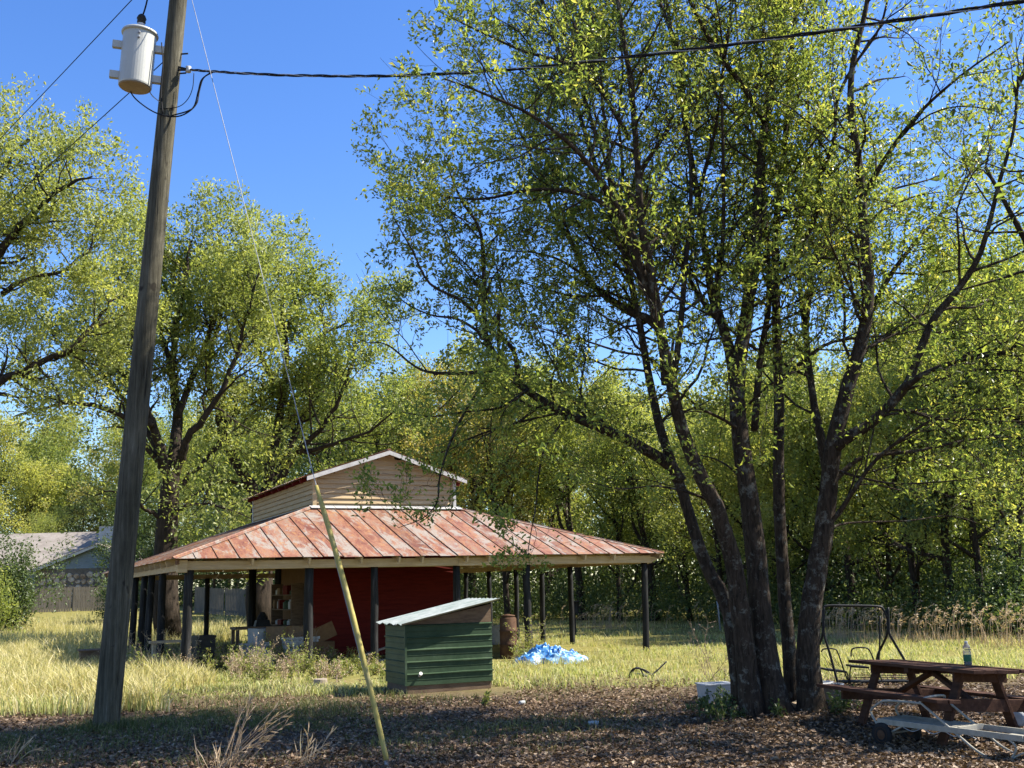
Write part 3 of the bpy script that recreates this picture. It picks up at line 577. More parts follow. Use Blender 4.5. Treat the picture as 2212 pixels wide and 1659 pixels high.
# shrubs: house bush, fence bush
def shrub(seed, x, d, rx, ry, h, n, mat, ls, label, name='shrub', cat='shrub', group=None):
    r = np.random.default_rng(seed); X = (x - 1106) / 2341 * d; root = thing(name, label, cat, (X, d, float(gz(X, d))), 0, group); st = MB(); P = []; D = []
    for i in range(14):
        a = r.uniform(0, 6.28); w = wander((r.normal() * .12 * rx, r.normal() * .12 * ry, -.05), (math.cos(a) * .45 * rx / h, math.sin(a) * .45 * ry / h, 1), h * r.uniform(.6, .98), 6, .14, .03, r); st.tube(w, np.linspace(.02 * h / 2, .006, len(w)), 4)
        for j in range(2, len(w)):
            m = n // 70; c = w[j] + r.normal(size=3) * np.array([rx, ry, h * .4]) * .22
            P.append(c + r.normal(size=(m, 3)) * np.array([rx, ry, h * .5]) * .16); D.append(r.normal(size=(m, 3)) + np.array([0, 0, .3]))
    st.build('stems', M['bark_far'], root, smooth=True); mb = MB(); P = np.concatenate(P); P[:, 2] = np.abs(P[:, 2]); leaf_quads(mb, P, np.concatenate(D), ls, .5, r, .12); mb.build('foliage', mat, root)['kind'] = 'stuff'
    return root
shrub(41, 18, 52, 1.7, 1.5, 4.6, 7000, M['leaf_d'], .15, 'large dark green bush at the left edge before the stone house')
shrub(42, -40, 48, 1.7, 1.4, 3.2, 5000, M['leaf_b'], .14, 'lighter green bush cut by the left edge of the picture')
shrub(43, 240, 58, 1.6, 1.2, 2.6, 4000, M['leaf_d'], .13, 'dark low bush before the fence beside the utility pole')
shrub(44, 585, 56, 2.2, 1.2, 3.0, 5000, M['leaf_d'], .14, 'dark bush seen under the barn porch behind the fence')

# undergrowth filling the wood's edge, one mass
def undergrowth():
    r = np.random.default_rng(6); mb = MB()
    line = np.array([(2420, 28.5), (2212, 30), (2100, 31), (1950, 34), (1800, 37), (1600, 42), (1450, 47), (1300, 50), (1150, 54), (1000, 57), (880, 60)], float)
    for band, (dd, hh, nn, ls) in enumerate([(0, 2.0, 24000, .13), (2.5, 3.2, 20000, .16), (6, 4.4, 18000, .20), (13, 5.5, 16000, .27), (24, 7.0, 14000, .38)]):
        nc = 260; u = r.random(nc); xp = 880 + (2420 - 880) * u; d = np.interp(xp, line[::-1, 0], line[::-1, 1]) + dd + r.normal(size=nc) * .8; X = (xp - 1106) / 2341 * d
        h = hh * r.uniform(.35, 1.15, nc); w = r.uniform(.5, 1.3, nc); k = r.integers(0, nc, nn)
        q = r.normal(size=(nn, 3)) * .42; P = np.stack([X[k] + q[:, 0] * w[k] * 1.4, d[k] + q[:, 1] * w[k], np.abs(h[k] * (.52 + q[:, 2] * .62))], 1)
        tn = np.clip(np.interp(np.sin(k * 7.3), [-1, 1], [.05, .75]) + r.normal(size=nn) * .15, 0, 1)
        leaf_quads(mb, P, r.normal(size=(nn, 3)) + np.array([0, 0, .2]), ls, .55, r, .12, tn)
    for i in range(50):
        xp = r.uniform(880, 2420); d = np.interp(xp, line[::-1, 0], line[::-1, 1]) + r.uniform(.5, 9); X = (xp - 1106) / 2341 * d
        w = wander((X, d, -.1), (r.normal() * .12, r.normal() * .1, 1), r.uniform(3, 7), 7, .06, .03, r); mb.tube(w, np.linspace(r.uniform(.03, .08), .012, len(w)), 4, cap=False)
    for i in range(90):
        xp = r.uniform(280, 900); d = r.uniform(74, 92); X = (xp - 1106) / 2341 * d; z0 = float(gz(X, d)); m = 260; h = r.uniform(2.5, 6)
        q = r.normal(size=(m, 3)); leaf_quads(mb, np.array([X, d, z0]) + np.stack([q[:, 0] * 1.2, q[:, 1] * .9, np.abs(h * (.5 + .35 * q[:, 2]))], 1), q + [0, 0, .2], .26, .55, r, .12, np.clip(r.uniform(.1, .6) + r.normal(size=m) * .15, 0, 1))
    o = mb.build('undergrowth', M['leaf_d']); o['kind'] = 'stuff'; o['label'] = 'dense green undergrowth along the edge of the wood'; o['category'] = 'undergrowth'
undergrowth()

# ------------------------------------------------------------------ barn
BO = np.array([-7.0, 23.0, 0.0]); BA = R(26.0); BW, BD, PW = 11.47, 14.6, 3.7      # front-left post, turn, width, depth, porch width
def barn_world(s, t, z=0):
    c, n = math.cos(BA), math.sin(BA); return np.array([BO[0] + s * c - t * n, BO[1] + s * n + t * c, z])
barn = thing('barn', 'tan and red barn with rusted metal porch roof on dark posts', 'barn', BO, BA)
EZ, RZ, OV = 2.42, 3.84, .38          # eave height, roof height at the core wall, overhang
CX0, CX1, CY0, CY1 = PW, BW - PW, PW, 10.9
rb = np.random.default_rng(77)
def post(s, t, top, r=.085, lean=0.0, name='post'):
    n = 7; zz = np.linspace(-.25, top, n); p = np.stack([s + lean * (zz / top - 1) + rb.normal(size=n) * .006, t + rb.normal(size=n) * .006, zz], 1)
    return MB().tube(p, r * (1.06 - .1 * np.linspace(0, 1, n)) * (1 + rb.normal(size=n) * .02), 10).build(name, M['post'], barn, smooth=True)
for s, rr in ((0.02, .10), (2.62, .105), (4.15, .085), (6.2, .09), (8.05, .10), (BW, .085)): post(s, 0, 2.2, rr, rb.normal() * .03)
for t in (3.7, 5.75, 7.1, 9.1, 11.8, BD): post(0, t, 2.2, .09, rb.normal() * .03)
for t in (4.0, 5.8, 7.6, 9.7, 11.7, BD): post(BW, t, 2.2, .08, rb.normal() * .03)
for s in (3.0, 5.7, 8.5): post(s, BD, 2.2, .085)
# beams on the posts: front and back boards, side boards
def pbar(name, a, b, w, h, mat=None, par=None):
    return MB().bar(a, b, w, h).build(name, mat or M['beam'], par or barn, bevel=.004)
for s0, s1, z in ((-.13, 2.58, 2.285), (2.585, 6.18, 2.29), (6.185, 9.4, 2.287), (9.405, BW + .16, 2.285)): pbar('beam', (s0, -.125, z), (s1, -.125, z + .004), .045, .185)
for s0, s1 in ((-.1, 4.6), (4.61, 9.0), (9.01, BW + .1)): pbar('beam', (s0, .11, 2.262), (s1, .11, 2.262), .045, .14)
for t0, t1 in ((-.1, 4.7), (4.71, 9.6), (9.61, BD + .1)):
    pbar('beam', (-.135, t0, 2.265), (-.135, t1, 2.265), .045, .16); pbar('beam', (BW + .135, t0, 2.265), (BW + .135, t1, 2.265), .045, .16)
pbar('beam', (-.1, BD + .12, 2.26), (BW + .1, BD + .12, 2.26), .045, .16)
# corner blocks under the hips
pbar('corner_block', (-.155, -.155, 2.14), (-.155, -.155, 2.40), .20, .20, M['beige'])
MB().bar((BW + .05, -.05, 2.22), (BW + .34, -.34, 2.40), .05, .12).build('corner_block', M['beam'], barn)
# rafters: tails below the eave
sl = (RZ - EZ) / (PW + OV)
def rz_at(o): return EZ + sl * o          # o = distance in from the eave edge
def rafter(p_out, p_in, o0, o1):
    return MB().bar((*p_out, rz_at(o0) - .10), (*p_in, rz_at(o1) - .10), .045, .15).build('rafter', M['beam'], barn)
for s in (2.55, 3.75, 4.65, 5.22, 6.35, 6.92, 7.48, 8.05, 9.55, 1.3, 10.4):
    top = min(PW, s, BW - s) if (s < CX0 or s > CX1) else PW
    rafter((s, -OV + .05), (s, top - .05), .05, OV + top - .05)
for t in np.arange(.9, BD - .5, .92):
    ins = min(PW, t, BD - t) - .05
    rafter((-OV + .05, t), (ins, t), .05, OV + ins); rafter((BW + OV - .05, t), (BW - ins, t), .05, OV + ins)
for s in (2.4, 4.5, 6.6, 8.7): rafter((s, BD + OV - .05), (s, BD - min(PW, s, BW - s) + .1), .05, OV + min(PW, s, BW - s) - .1)
for a, b in (((-OV, -OV), (CX0, CY0)), ((BW + OV, -OV), (CX1, CY0)), ((-OV, BD + OV), (CX0, CY1)), ((BW + OV, BD + OV), (CX1, CY1))):
    pbar('hip_rafter', (a[0] * .98 + b[0] * .02, a[1] * .98 + b[1] * .02, EZ - .06), (b[0], b[1], RZ - .1), .05, .13, M['rafter'])
# porch roof: four hipped faces made of separate standing-seam sheets
roof = MB().box((BW / 2, CY0 + .02, RZ + .012), ((CX1 - CX0) / 2, .03, .02)).build('porch_roof', M['rust'], barn)
def roof_face(o, ax_s, ax_t, W, dep, name='roof_panel', step=.46):
    # local face: u along eave from -OV to W+OV, v up the slope 0..1 ; o origin, ax_s eave direction, ax_t inward direction
    o = np.array(o, float); ax_s = np.array(ax_s, float); ax_t = np.array(ax_t, float)
    L = W + 2 * OV; run = PW + OV; us = list(np.arange(0, L, step)) + [L]; N = norm(np.cross(ax_s, ax_t * run + np.array([0, 0, RZ - EZ])))
    def pt(u, v, dz=0): return o + ax_s * (u - OV) + ax_t * (v * run - OV) + np.array([0, 0, EZ + v * (RZ - EZ)]) + N * dz
    def vtop(u): return min(1.0, u / run, (L - u) / run)
    for i in range(len(us) - 1):
        a, b = us[i], us[i + 1]
        if b - a < .05: continue
        b2 = b - .012; ks = [x for x in (run, L - run) if a < x < b2]; dz = rb.uniform(.002, .012); dr = rb.uniform(-.025, .02) / run
        top = [pt(x, max(vtop(x), .004)) for x in [b2] + sorted(ks, reverse=True) + [a]]
        p = [pt(a, dr)] + [pt(b2, dr)] + top
        p = [q for k, q in enumerate(p) if k == 0 or np.linalg.norm(q - p[k - 1]) > .01]
        if len(p) < 3: continue
        m = MB().poly([q + N * dz for q in p], .006, N)
        if vtop(a) > .03: m.bar(pt(a + .012, dr, .014 + dz), pt(a + .012, vtop(a) - .004, .014 + dz), .014, .022, N)
        m.build(name, M['rust'], roof)
roof_face((0, 0, 0), (1, 0, 0), (0, 1, 0), BW, BD)
roof_face((0, BD, 0), (0, -1, 0), (1, 0, 0), BD, BW)
roof_face((BW, 0, 0), (0, 1, 0), (-1, 0, 0), BD, BW)
roof_face((BW, BD, 0), (-1, 0, 0), (0, -1, 0), BW, BD)
for a, b in (((-OV, -OV), (CX0, CY0)), ((BW + OV, -OV), (CX1, CY0)), ((-OV, BD + OV), (CX0, CY1)), ((BW + OV, BD + OV), (CX1, CY1))):
    A = np.array([*a, EZ + .035]); B = np.array([*b, RZ + .035]); d = norm(B - A); sd = norm(np.cross(d, [0, 0, 1])); m = MB(); k = .10
    m.add([A, A + sd * k - [0, 0, .028], B + sd * k - [0, 0, .028], B, A - sd * k - [0, 0, .028], B - sd * k - [0, 0, .028]], np.array([[0, 1, 2, 3], [4, 0, 3, 5]])); m.tube([A, B], .022, 6)
    m.build('hip_cap', M['rust'], roof)
# bright flashing where the porch roof meets the core
def flash(a, b, inn, name='flashing'):
    a = np.array(a, float); b = np.array(b, float); inn = np.array(inn, float); dn = norm(-inn * (PW + OV) - np.array([0, 0, RZ - EZ])); up = norm(np.cross(norm(b - a), dn)); up = up if up[2] > 0 else -up
    MB().poly([a + up * .045, b + up * .045, b + dn * .27 + up * .05, a + dn * .27 + up * .05][::1], .008, up).build(name, M['zinc'], roof)
nf = 13; xs_ = np.linspace(CX0 - .1, CX1 + .1, nf + 1)
for i in range(nf): flash((xs_[i], CY0 - .01, RZ), (xs_[i + 1] - .012, CY0 - .01, RZ), (0, 1, 0))
flash((CX0 - .01, CY1, RZ), (CX0 - .01, CY0 - .1, RZ), (1, 0, 0))
flash((CX1 + .01, CY0 - .1, RZ), (CX1 + .01, CY1, RZ), (-1, 0, 0))
# core: red ground-floor wall of lap boards, tan cupola above
ROOM = 7.2                                   # the closed room ends here; behind it the core stands open on posts
red = MB().box(((CX0 + CX1) / 2, CY0 + .10, 1.9), ((CX1 - CX0) / 2 - .03, .05, 1.9)).build('red_wall', M['red'], barn)
def lap(x0, x1, z, y, mat, par, h=.155, side='front', tilt=.042, yend=None, name='siding_board'):
    t = .018; j = rb.normal() * .002
    if side == 'front': q = [(x0, y - tilt - t + j, z), (x1, y - tilt - t - j, z), (x1, y - t, z + h), (x0, y - t, z + h)]; n = np.array([0, 1, 0.])
    else: q = [(y - tilt - t + j, x0, z), (y - tilt - t - j, x1, z), (y - t, x1, z + h), (y - t, x0, z + h)]; n = np.array([1, 0, 0.])
    return MB().poly(q, t, n).build(name, mat, par)
z = .12
while z < RZ - .12:
    lap(CX0 + .03, CX1 - .03, z, CY0 + .05, M['red'], red, .172); z += .160
side = MB().box((CX0 + .10, (CY0 + ROOM) / 2 + .1, 1.9), (.05, (ROOM - CY0) / 2 - .08, 1.9)).build('side_wall', M['plywood'], barn)
MB().box((CX1 - .08, (CY0 + ROOM) / 2 + .1, 1.9), (.05, (ROOM - CY0) / 2 - .08, 1.9)).build('side_wall', M['red'], barn)
MB().box(((CX0 + CX1) / 2, ROOM, 1.9), ((CX1 - CX0) / 2 - .05, .05, 1.9)).build('back_wall', M['plywood'], barn)
for s, t in ((CX0 + .02, ROOM + .1), (CX0 + .02, CY1 - .1), (CX1 - .05, CY1 - .1), (CX1 - .05, ROOM + .12)): post(s, t, RZ, .12)
WT = 4.62; GP = 5.29                         # cupola wall top, gable wall peak
cx = (CX0 + CX1) / 2; hw = (CX1 - CX0) / 2
gab = MB().poly([(CX0 + .04, CY0 + .06, RZ - .3), (CX1 - .04, CY0 + .06, RZ - .3), (CX1 - .04, CY0 + .06, WT), (cx, CY0 + .06, GP - .03), (CX0 + .04, CY0 + .06, WT)], .05, np.array([0, 1, 0])).build('gable_wall', M['beige'], barn)
z = RZ - .02; h = .132
while z < GP - .1:
    w = hw - .05 if z + h < WT else hw * max(0, (GP - z - h * .5) / (GP - WT)) - .02
    if w > .15: lap(cx - w, cx + w, z, CY0 + .06, M['beige'], gab, h + .012)
    z += h
sw = MB().box((CX0 + .08, (CY0 + CY1) / 2, (RZ + WT) / 2 - .1), (.04, (CY1 - CY0) / 2 - .05, (WT - RZ) / 2 + .1)).build('side_wall', M['beige'], barn)
z = RZ - .3
while z < WT - .05:
    lap(CY0 + .08, CY1 - .04, z, CX0 + .05, M['beige'], sw, min(h + .012, WT - z), 'side'); z += h
MB().box((CX1 - .06, (CY0 + CY1) / 2, (RZ + WT) / 2 - .1), (.04, (CY1 - CY0) / 2 - .05, (WT - RZ) / 2 + .1)).build('side_wall', M['beige'], barn)
MB().poly([(CX0 + .04, CY1 - .06, RZ - .3), (CX1 - .04, CY1 - .06, RZ - .3), (CX1 - .04, CY1 - .06, WT), (cx, CY1 - .06, GP - .03), (CX0 + .04, CY1 - .06, WT)], .05, np.array([0, 1, 0])).build('gable_wall', M['beige'], barn)
for s, t, wx in ((CX0 + .05, CY0 + .02, .05), (CX1 - .05, CY0 + .02, .04), (CX0 + .03, CY1 - .03, .04)): MB().box((s, t, (RZ + WT) / 2), (wx, .045, (WT - RZ) / 2)).build('corner_trim', M['beige'] if t < 5 and s < 5 else M['white_trim'], barn)
# cupola roof: two slopes of corrugated sheet, white rake boards, red eave rafters
RO = .25; EO = .30; slope = (GP - WT) / hw; RP = GP + .10
cro = MB().box((cx, (CY0 + CY1) / 2, RP + .01), (.05, (CY1 - CY0) / 2 + RO, .02)).build('cupola_roof', M['rust'], barn)
for sg in (-1, 1):
    n = 10; ys = np.linspace(CY0 - RO, CY1 + RO - .05, n + 1); dz = slope * (hw + EO)
    for i in range(n):
        y0, y1 = ys[i], ys[i + 1] + (.03 if i < n - 1 else 0); k = 9; m = MB(); yy = np.linspace(y0, y1, k); zz = .012 * np.cos(np.arange(k) * math.pi) + i % 2 * .006
        V = []; [V.extend([(cx, yy[q], RP + zz[q]), (cx + sg * (hw + EO + rb.uniform(-.01, .02)), yy[q], RP - dz + zz[q])]) for q in range(k)]
        m.add(V, np.array([[2 * q, 2 * q + 1, 2 * q + 3, 2 * q + 2] for q in range(k - 1)])); m.build('roof_sheet', M['rust'], cro)
    a = np.array([cx, CY0 - RO - .02, RP - .075]); b = np.array([cx + sg * (hw + EO * .75), CY0 - RO - .02, RP - .075 - slope * (hw + EO * .75)])
    MB().bar(a, b, .03, .105, (0, 1, 0)).build('rake_board', M['white_trim'], cro) if False else MB().poly([a + [0, 0, .055], b + [0, 0, .055], b - [0, 0, .055], a - [0, 0, .055]], .028, np.array([0, 1, 0])).build('rake_board', M['white_trim'], cro)
    for t in np.arange(CY0 + .35, CY1, .8):
        MB().bar((cx + sg * (hw - .05), t, WT + .02), (cx + sg * (hw + EO - .04), t, WT + .02 - slope * (EO)), .045, .10).build('rafter_tail', M['red'], cro)
    MB().bar((cx + sg * (hw + .02), CY0 - RO + .02, WT + .02), (cx + sg * (hw + .02), CY1 + RO - .1, WT + .02), .03, .07).build('eave_board', M['red'], cro)

# things stored under the porch
def put(name, label, cat, s, t, z, mb, mat, rz=0.0, group=None, smooth=False, bevel=.006):
    w = barn_world(s, t, z); o = mb.build(name, mat, smooth=smooth, bevel=bevel); o.location = w; o.rotation_euler = (0, 0, BA + rz); return tag(o, label, cat, group)
def shelf_unit():
    w = barn_world(CX0 - .22, CY0 + 1.7, 0); r = thing('shelf_unit', 'dark wooden shelves full of oddments on the plywood wall', 'shelf', w, BA)
    for y in (-1.1, 1.1): MB().box((-.0, y, .95), (.16, .03, .95)).build('upright', M['brown_wood'], r)
    for zz in (.35, .8, 1.22, 1.6): MB().box((0, 0, zz), (.165, 1.06, .015)).build('shelf', M['brown_wood'], r)
    k = 0
    for zz, sh in ((.365, 'bottom'), (.815, 'second'), (1.235, 'third'), (1.615, 'top')):
        y = -.95; seen = {}
        while y < .95:
            b = rb.uniform(.07, .15); hh = rb.uniform(.10, .28); p = barn_world(CX0 - .24, CY0 + 1.7 + y + b, zz)
            nm, mt, lb = [('jar', 'grey_plastic', 'grey jar'), ('box', 'cardboard', 'brown box'), ('paint_can', 'white_plastic', 'pale can'), ('bottle', 'green', 'green bottle'), ('box', 'red', 'red box')][k % 5]
            m = MB()
            if nm == 'box': m.box((0, 0, hh / 2), (b * .8, b, hh / 2))
            else: m.lathe([(b * .75, 0), (b * .8, .02), (b * .8, hh * .75), (b * .5, hh * .85), (b * .5, hh)], sides=12)
            o = m.build(nm, M[mt]); o.location = p; o.rotation_euler = (0, 0, BA + rb.normal() * .1)
            pre = 'second ' if lb in seen else ''; seen[lb] = 1
            tag(o, f'{pre}{lb} from the red wall on the {sh} dark shelf', nm.replace('_', ' '), 'oddments on the barn shelves'); k += 1; y += 2 * b + rb.uniform(.05, .22)
shelf_unit()
put('appliance', 'pale grey square appliance standing behind the flattened cardboard', 'appliance', 2.25, 2.6, 0, MB().box((0, 0, .42), (.30, .30, .42)).box((0, -.3, .74), (.28, .01, .07)), M['grey_plastic'], .2)
def sheet(w, h, bend, n=7, seed=1):
    r = np.random.default_rng(seed); m = MB(); U, V = np.meshgrid(np.linspace(-.5, .5, n), np.linspace(0, 1, n)); y = bend * (V - .5) ** 2 * 2 + .04 * r.normal(size=U.shape) - V * .55 * h
    P = np.stack([U * w * (1 - .18 * V * (U > 0)), -y, V * h * .86], -1).reshape(-1, 3); i = np.arange(n - 1)[:, None] * n + np.arange(n - 1)[None]; f = np.stack([i, i + 1, i + n + 1, i + n], -1).reshape(-1, 4)
    m.add(np.vstack([P, P + [0, .012, 0]]), [f, f[:, ::-1] + n * n]); return m
put('cardboard_sheet', 'large bent brown cardboard sheet leaning in the junk pile', 'cardboard', 2.6, 1.7, .02, sheet(1.0, 1.0, .2, seed=2), M['cardboard'], -.2, bevel=0)
put('white_panel', 'white panel slumped at the foot of the junk pile', 'panel', 1.9, 1.25, .02, sheet(.85, .62, .1, seed=3), M['grey_plastic'], .35, bevel=0)
put('chest_cooler', 'white chest cooler under the porch by the junk pile', 'cooler', 2.95, 2.1, 0, MB().box((0, 0, .28), (.42, .26, .28)).box((0, 0, .595), (.44, .28, .03)).box((.36, -.28, .4), (.03, .02, .06)), M['white_plastic'], .1)
put('board', 'tan board tilted on a crate under the porch', 'board', 3.4, 1.9, .45, MB().box((0, 0, .2), (.4, .02, .18), np.array([[.92, 0, .39], [0, 1, 0], [-.39, 0, .92]])).box((0, .1, -.2), (.36, .2, .25)), M['plywood'], -.1)
put('bin', 'dark upright bin behind the front porch post', 'bin', .55, 1.1, 0, MB().box((0, 0, .37), (.18, .2, .37), taper=1.12).box((0, 0, .76), (.22, .23, .025)), M['black'], .15)
tb = thing('workbench', 'dark workbench standing under the porch beyond the junk', 'workbench', barn_world(2.6, 4.4, 0), BA)
MB().box((0, 0, .8), (.75, .35, .03)).build('top', M['brown_wood'], tb)
for a in (-.68, .68):
    for b in (-.28, .28): MB().box((a, b, .38), (.04, .04, .385)).build('leg', M['brown_wood'], tb)
put('toolbox', 'black lump of machinery on top of the workbench', 'machine', 2.6, 4.4, .83, MB().box((0, 0, .08), (.2, .14, .08), taper=.8).lathe([(.13, .16), (.15, .2), (.09, .3), (.05, .36)], sides=12), M['black'])
pk = thing('plank_bench', 'low plank bench under the left side of the porch', 'bench', barn_world(.15, 2.6, 0), BA)
MB().box((0, 0, .62), (.55, .16, .025)).build('seat', M['beam'], pk)
for a in (-.45, .45): MB().box((a, 0, .3), (.03, .13, .295)).build('leg', M['beam'], pk)
put('crate', 'dark mossy box in the grass between pole and porch', 'box', 0, 0, 0, MB().box((0, 0, .22), (.42, .3, .22)).box((0, 0, .455), (.46, .34, .015)), M['brown_wood']).location = (*ground(212, 1445)[:2], 0)
put('crate', 'orange bucket under the shelves', 'bucket', 3.1, 4.2, 0, MB().lathe([(.1, 0), (.13, .28), (.14, .28), (.14, .30)], sides=16), M['orange']).name = 'bucket'
for i, (s, t, a, L, tx) in enumerate([(4.9, 1.2, .6, 2.2, 'pale plank sloping down before the red wall'), (5.5, 1.0, -1.0, 1.5, 'short pale plank crossed against the red wall'), (4.5, .8, .1, 1.8, 'grey board lying flat before the red wall')]):
    w = barn_world(s, t, 0); m = MB().bar((-L / 2, 0, .06), (L / 2, 0, .06 + (0.55 if i < 2 else .0)), .12, .04); o = m.build('plank', M['concrete']); o.location = w; o.rotation_euler = (0, 0, BA + (a if i else .1)); tag(o, tx, 'plank')
# drum and chest by the bush at the right of the shed
dr = ground(1099, 1424); dm = thing('drum', 'rusty brown drum standing behind the green shed', 'drum', (dr[0], dr[1] + .25, 0))
MB().lathe([(.20, 0), (.215, .02), (.205, .3), (.225, .32), (.205, .34), (.205, .62), (.225, .64), (.205, .66), (.20, .92), (.18, .95), (.05, .98)], sides=20).build('body', M['rust_rim'], dm, smooth=True)
MB().lathe([(.17, .97), (.17, 1.0), (.03, 1.03)], sides=16).build('lid', M['rust_rim'], dm, smooth=True)
c = ground(1083, 1392); o = MB().box((0, 0, .25), (.28, .22, .25)).box((0, 0, .525), (.30, .24, .025)).build('storage_chest', M['grey_plastic'], bevel=.01); o.location = (c[0], c[1], 0); tag(o, 'pale grey chest between the green shed and the drum', 'chest')

# ------------------------------------------------------------------ green shed
a = ground(878, 1500); ang = R(24); SWd = 1.53
shed = thing('pump_shed', 'small green sheet-metal shed with slanted roof behind the leaning yellow tube', 'shed', (a[0], a[1], 0), ang)
SDp = 1.15; HL, HR = 1.10, 1.42; HB = .13
MB().box((SWd / 2, SDp / 2, HB / 2 - .05), (SWd / 2 - .02, SDp / 2 - .02, HB / 2 + .05)).build('base', M['brown_wood'], shed, bevel=.01)
def ribbed(L, H, z0, fr, name):
    # corrugated cladding with raised horizontal ribs, as in the photo
    m = MB(); zs = []; d = []; z = z0; step = (H - z0) / 5
    for k in range(5): zs += [z, z + step * .42, z + step * .45, z + step * .48, z + step * .51, z + step * .84, z + step * .88, z + step * .94]; d += [0, 0, .006, .006, 0, .0, .026, .026]; z += step
    zs.append(H); d.append(0); V = []; n = len(zs); r = np.random.default_rng(4)
    for q, dd in zip(zs, d):
        V.append(fr(0, q, dd)); V.append(fr(L * .33, q + r.normal() * .003, dd)); V.append(fr(L * .7, q + r.normal() * .003, dd)); V.append(fr(L, q, dd))
    f = np.array([[4 * i + j, 4 * i + j + 1, 4 * i + j + 5, 4 * i + j + 4] for i in range(n - 1) for j in range(3)]); m.add(V, f); return m.build(name, M['green'], shed)
ribbed(SWd, HL, HB, lambda x, z, d: (x, -d, z), 'front_cladding')
ribbed(SDp, HL, HB, lambda x, z, d: (-d, SDp - x, z), 'side_cladding')
ribbed(SDp, HL, HB, lambda x, z, d: (SWd + d, x, z), 'side_cladding')
ribbed(SWd, HL, HB, lambda x, z, d: (SWd - x, SDp + d, z), 'back_cladding')
for y, n in ((.004, -1), (SDp - .034, 1)): MB().poly([(.03, y, HL + .004), (SWd - .01, y, HL + .004), (SWd - .01, y, HR - .02), (.03, y, HL + .03)], .03, np.array([0, 1, 0])).build('gable_board', M['brown_wood'], shed)
MB().box((SWd - .02, SDp / 2, (HL + HR) / 2 - .02), (.015, SDp / 2 - .04, (HR - HL) / 2)).build('upper_board', M['brown_wood'], shed)
MB().box((-.012, -.012, (HL + HB) / 2), (.016, .016, (HL - HB) / 2)).build('corner_trim', M['green'], shed)
m = MB(); k = 33; yy = np.linspace(-.16, SDp + .12, k); zz = .016 * np.cos(np.arange(k) * math.pi / 2); V = []
for q in range(k):
    for x in (-.13, SWd * .5, SWd + .10): V.append((x + .02 * math.sin(q * .9) * (x < 0), yy[q], HL + .045 + (x / SWd) * (HR - HL) + zz[q]))
m.add(V, np.array([[3 * q + j, 3 * q + j + 1, 3 * q + j + 4, 3 * q + j + 3] for q in range(k - 1) for j in range(2)])); rf = m.build('roof', M['green_roof'], shed); md = rf.modifiers.new('solid', 'SOLIDIFY'); md.thickness = .006
MB().lathe([(.022, 0), (.022, .07), (.03, .07), (.03, .09)], (.14 * SWd, -.03, .28), 12, np.array([[1, 0, 0], [0, .5, .86], [0, -.86, .5]])).build('spout', M['zinc'], shed)

# ------------------------------------------------------------------ utility pole, transformer, wires
pb = ground(228, 1576); PY = pb[1]
def pole_at(y): 
    x = 228 + (385 - 228) * (1576 - y) / 1576; return at(x, y, PY)
ptop = pole_at(-330); pbase = pole_at(1576); pbase[2] = float(gz(*pbase[:2]))
pole = thing('utility_pole', 'weathered wooden utility pole carrying a transformer', 'pole', pbase)
n = 40; tt = np.linspace(-.05, 1, n); PP = pbase + (ptop - pbase) * tt[:, None]; prd = np.interp(tt, [-.05, 0, .55, 1], [.172, .168, .138, .115])
MB().tube(PP - pbase, prd, 28).build('shaft', M['pole'], pole, smooth=True)
pd = norm(ptop - pbase)
def pp(y, side=(0, 0, 0)): return pole_at(y) + np.array(side)
# transformer hung left of the pole (its arm runs across the picture)
tk = at(297, 132, PY - .12); ta = norm(np.array([1, .25, 0])); sd = norm(np.cross([0, 0, 1], ta)); tup = norm(np.array([.05, 0, 1]))
trf = thing('transformer', 'grey cylindrical transformer can bolted to the wooden pole', 'transformer', tk)
axm = np.array([ta, sd, tup]); axm[0] = norm(np.cross(axm[1], axm[2]))
TR, TH = .232, .405
MB().lathe([(TR * .98, -TH), (TR, -TH + .02), (TR, TH)], sides=40, ax=axm).build('tank', M['tank'], trf, smooth=False)
MB().lathe([(TR * .93, -TH - .004), (TR * .93, -TH - .012)], sides=32, ax=axm).build('tank_bottom', M['tank_bottom'], trf)
MB().lathe([(TR + .022, TH - .005), (TR + .028, TH + .012), (TR + .02, TH + .035), (TR * .6, TH + .075), (.03, TH + .085)], sides=40, ax=axm).build('lid', M['tank'], trf, smooth=True)
MB().lathe([(.05, TH + .07), (.065, TH + .10), (.045, TH + .115), (.06, TH + .14), (.042, TH + .155), (.055, TH + .18), (.04, TH + .19)], sides=18, ax=axm).build('bushing', M['porcelain'], trf, smooth=True)
MB().lathe([(.05, TH + .185), (.062, TH + .20), (.058, TH + .25), (.07, TH + .26), (.05, TH + .31), (.03, TH + .33)], sides=16, ax=axm).build('bushing_cap', M['black'], trf, smooth=True)
for zz in (.215, -.255):
    for s0, s1 in ((-.36, -TR + .03), (TR - .04, .44)):
        m = MB().bar(axm[0] * s0 + axm[2] * zz, axm[0] * s1 + axm[2] * zz, .075, .105, tuple(axm[2])); m.build('hanger_bracket', M['tank'], trf)
for zz in (.33, .26): MB().lathe([(.018, 0), (.018, .02), (.008, .025)], axm[2] * zz - axm[1] * TR + axm[0] * .02, 8, np.array([axm[0], axm[2], -axm[1]])).build('bolt', M['steel_wire'], trf)
c0 = tk + axm[2] * (TH + .28)
def wire(name, pts, r, mat, label, cat='wire', step=8, group=None):
    S = spline(pts, step); return tag(MB().tube(S, r, 6).build(name, mat, smooth=True), label, cat, group)
top_pt = at(318, 0, PY - .1); wire('lead_wire', [c0, at(304, 42, PY - .12), top_pt, at(345, -150, PY), pp(-230)], .012, M['black_ins'], 'black lead rising from the transformer bushing', 'wire')
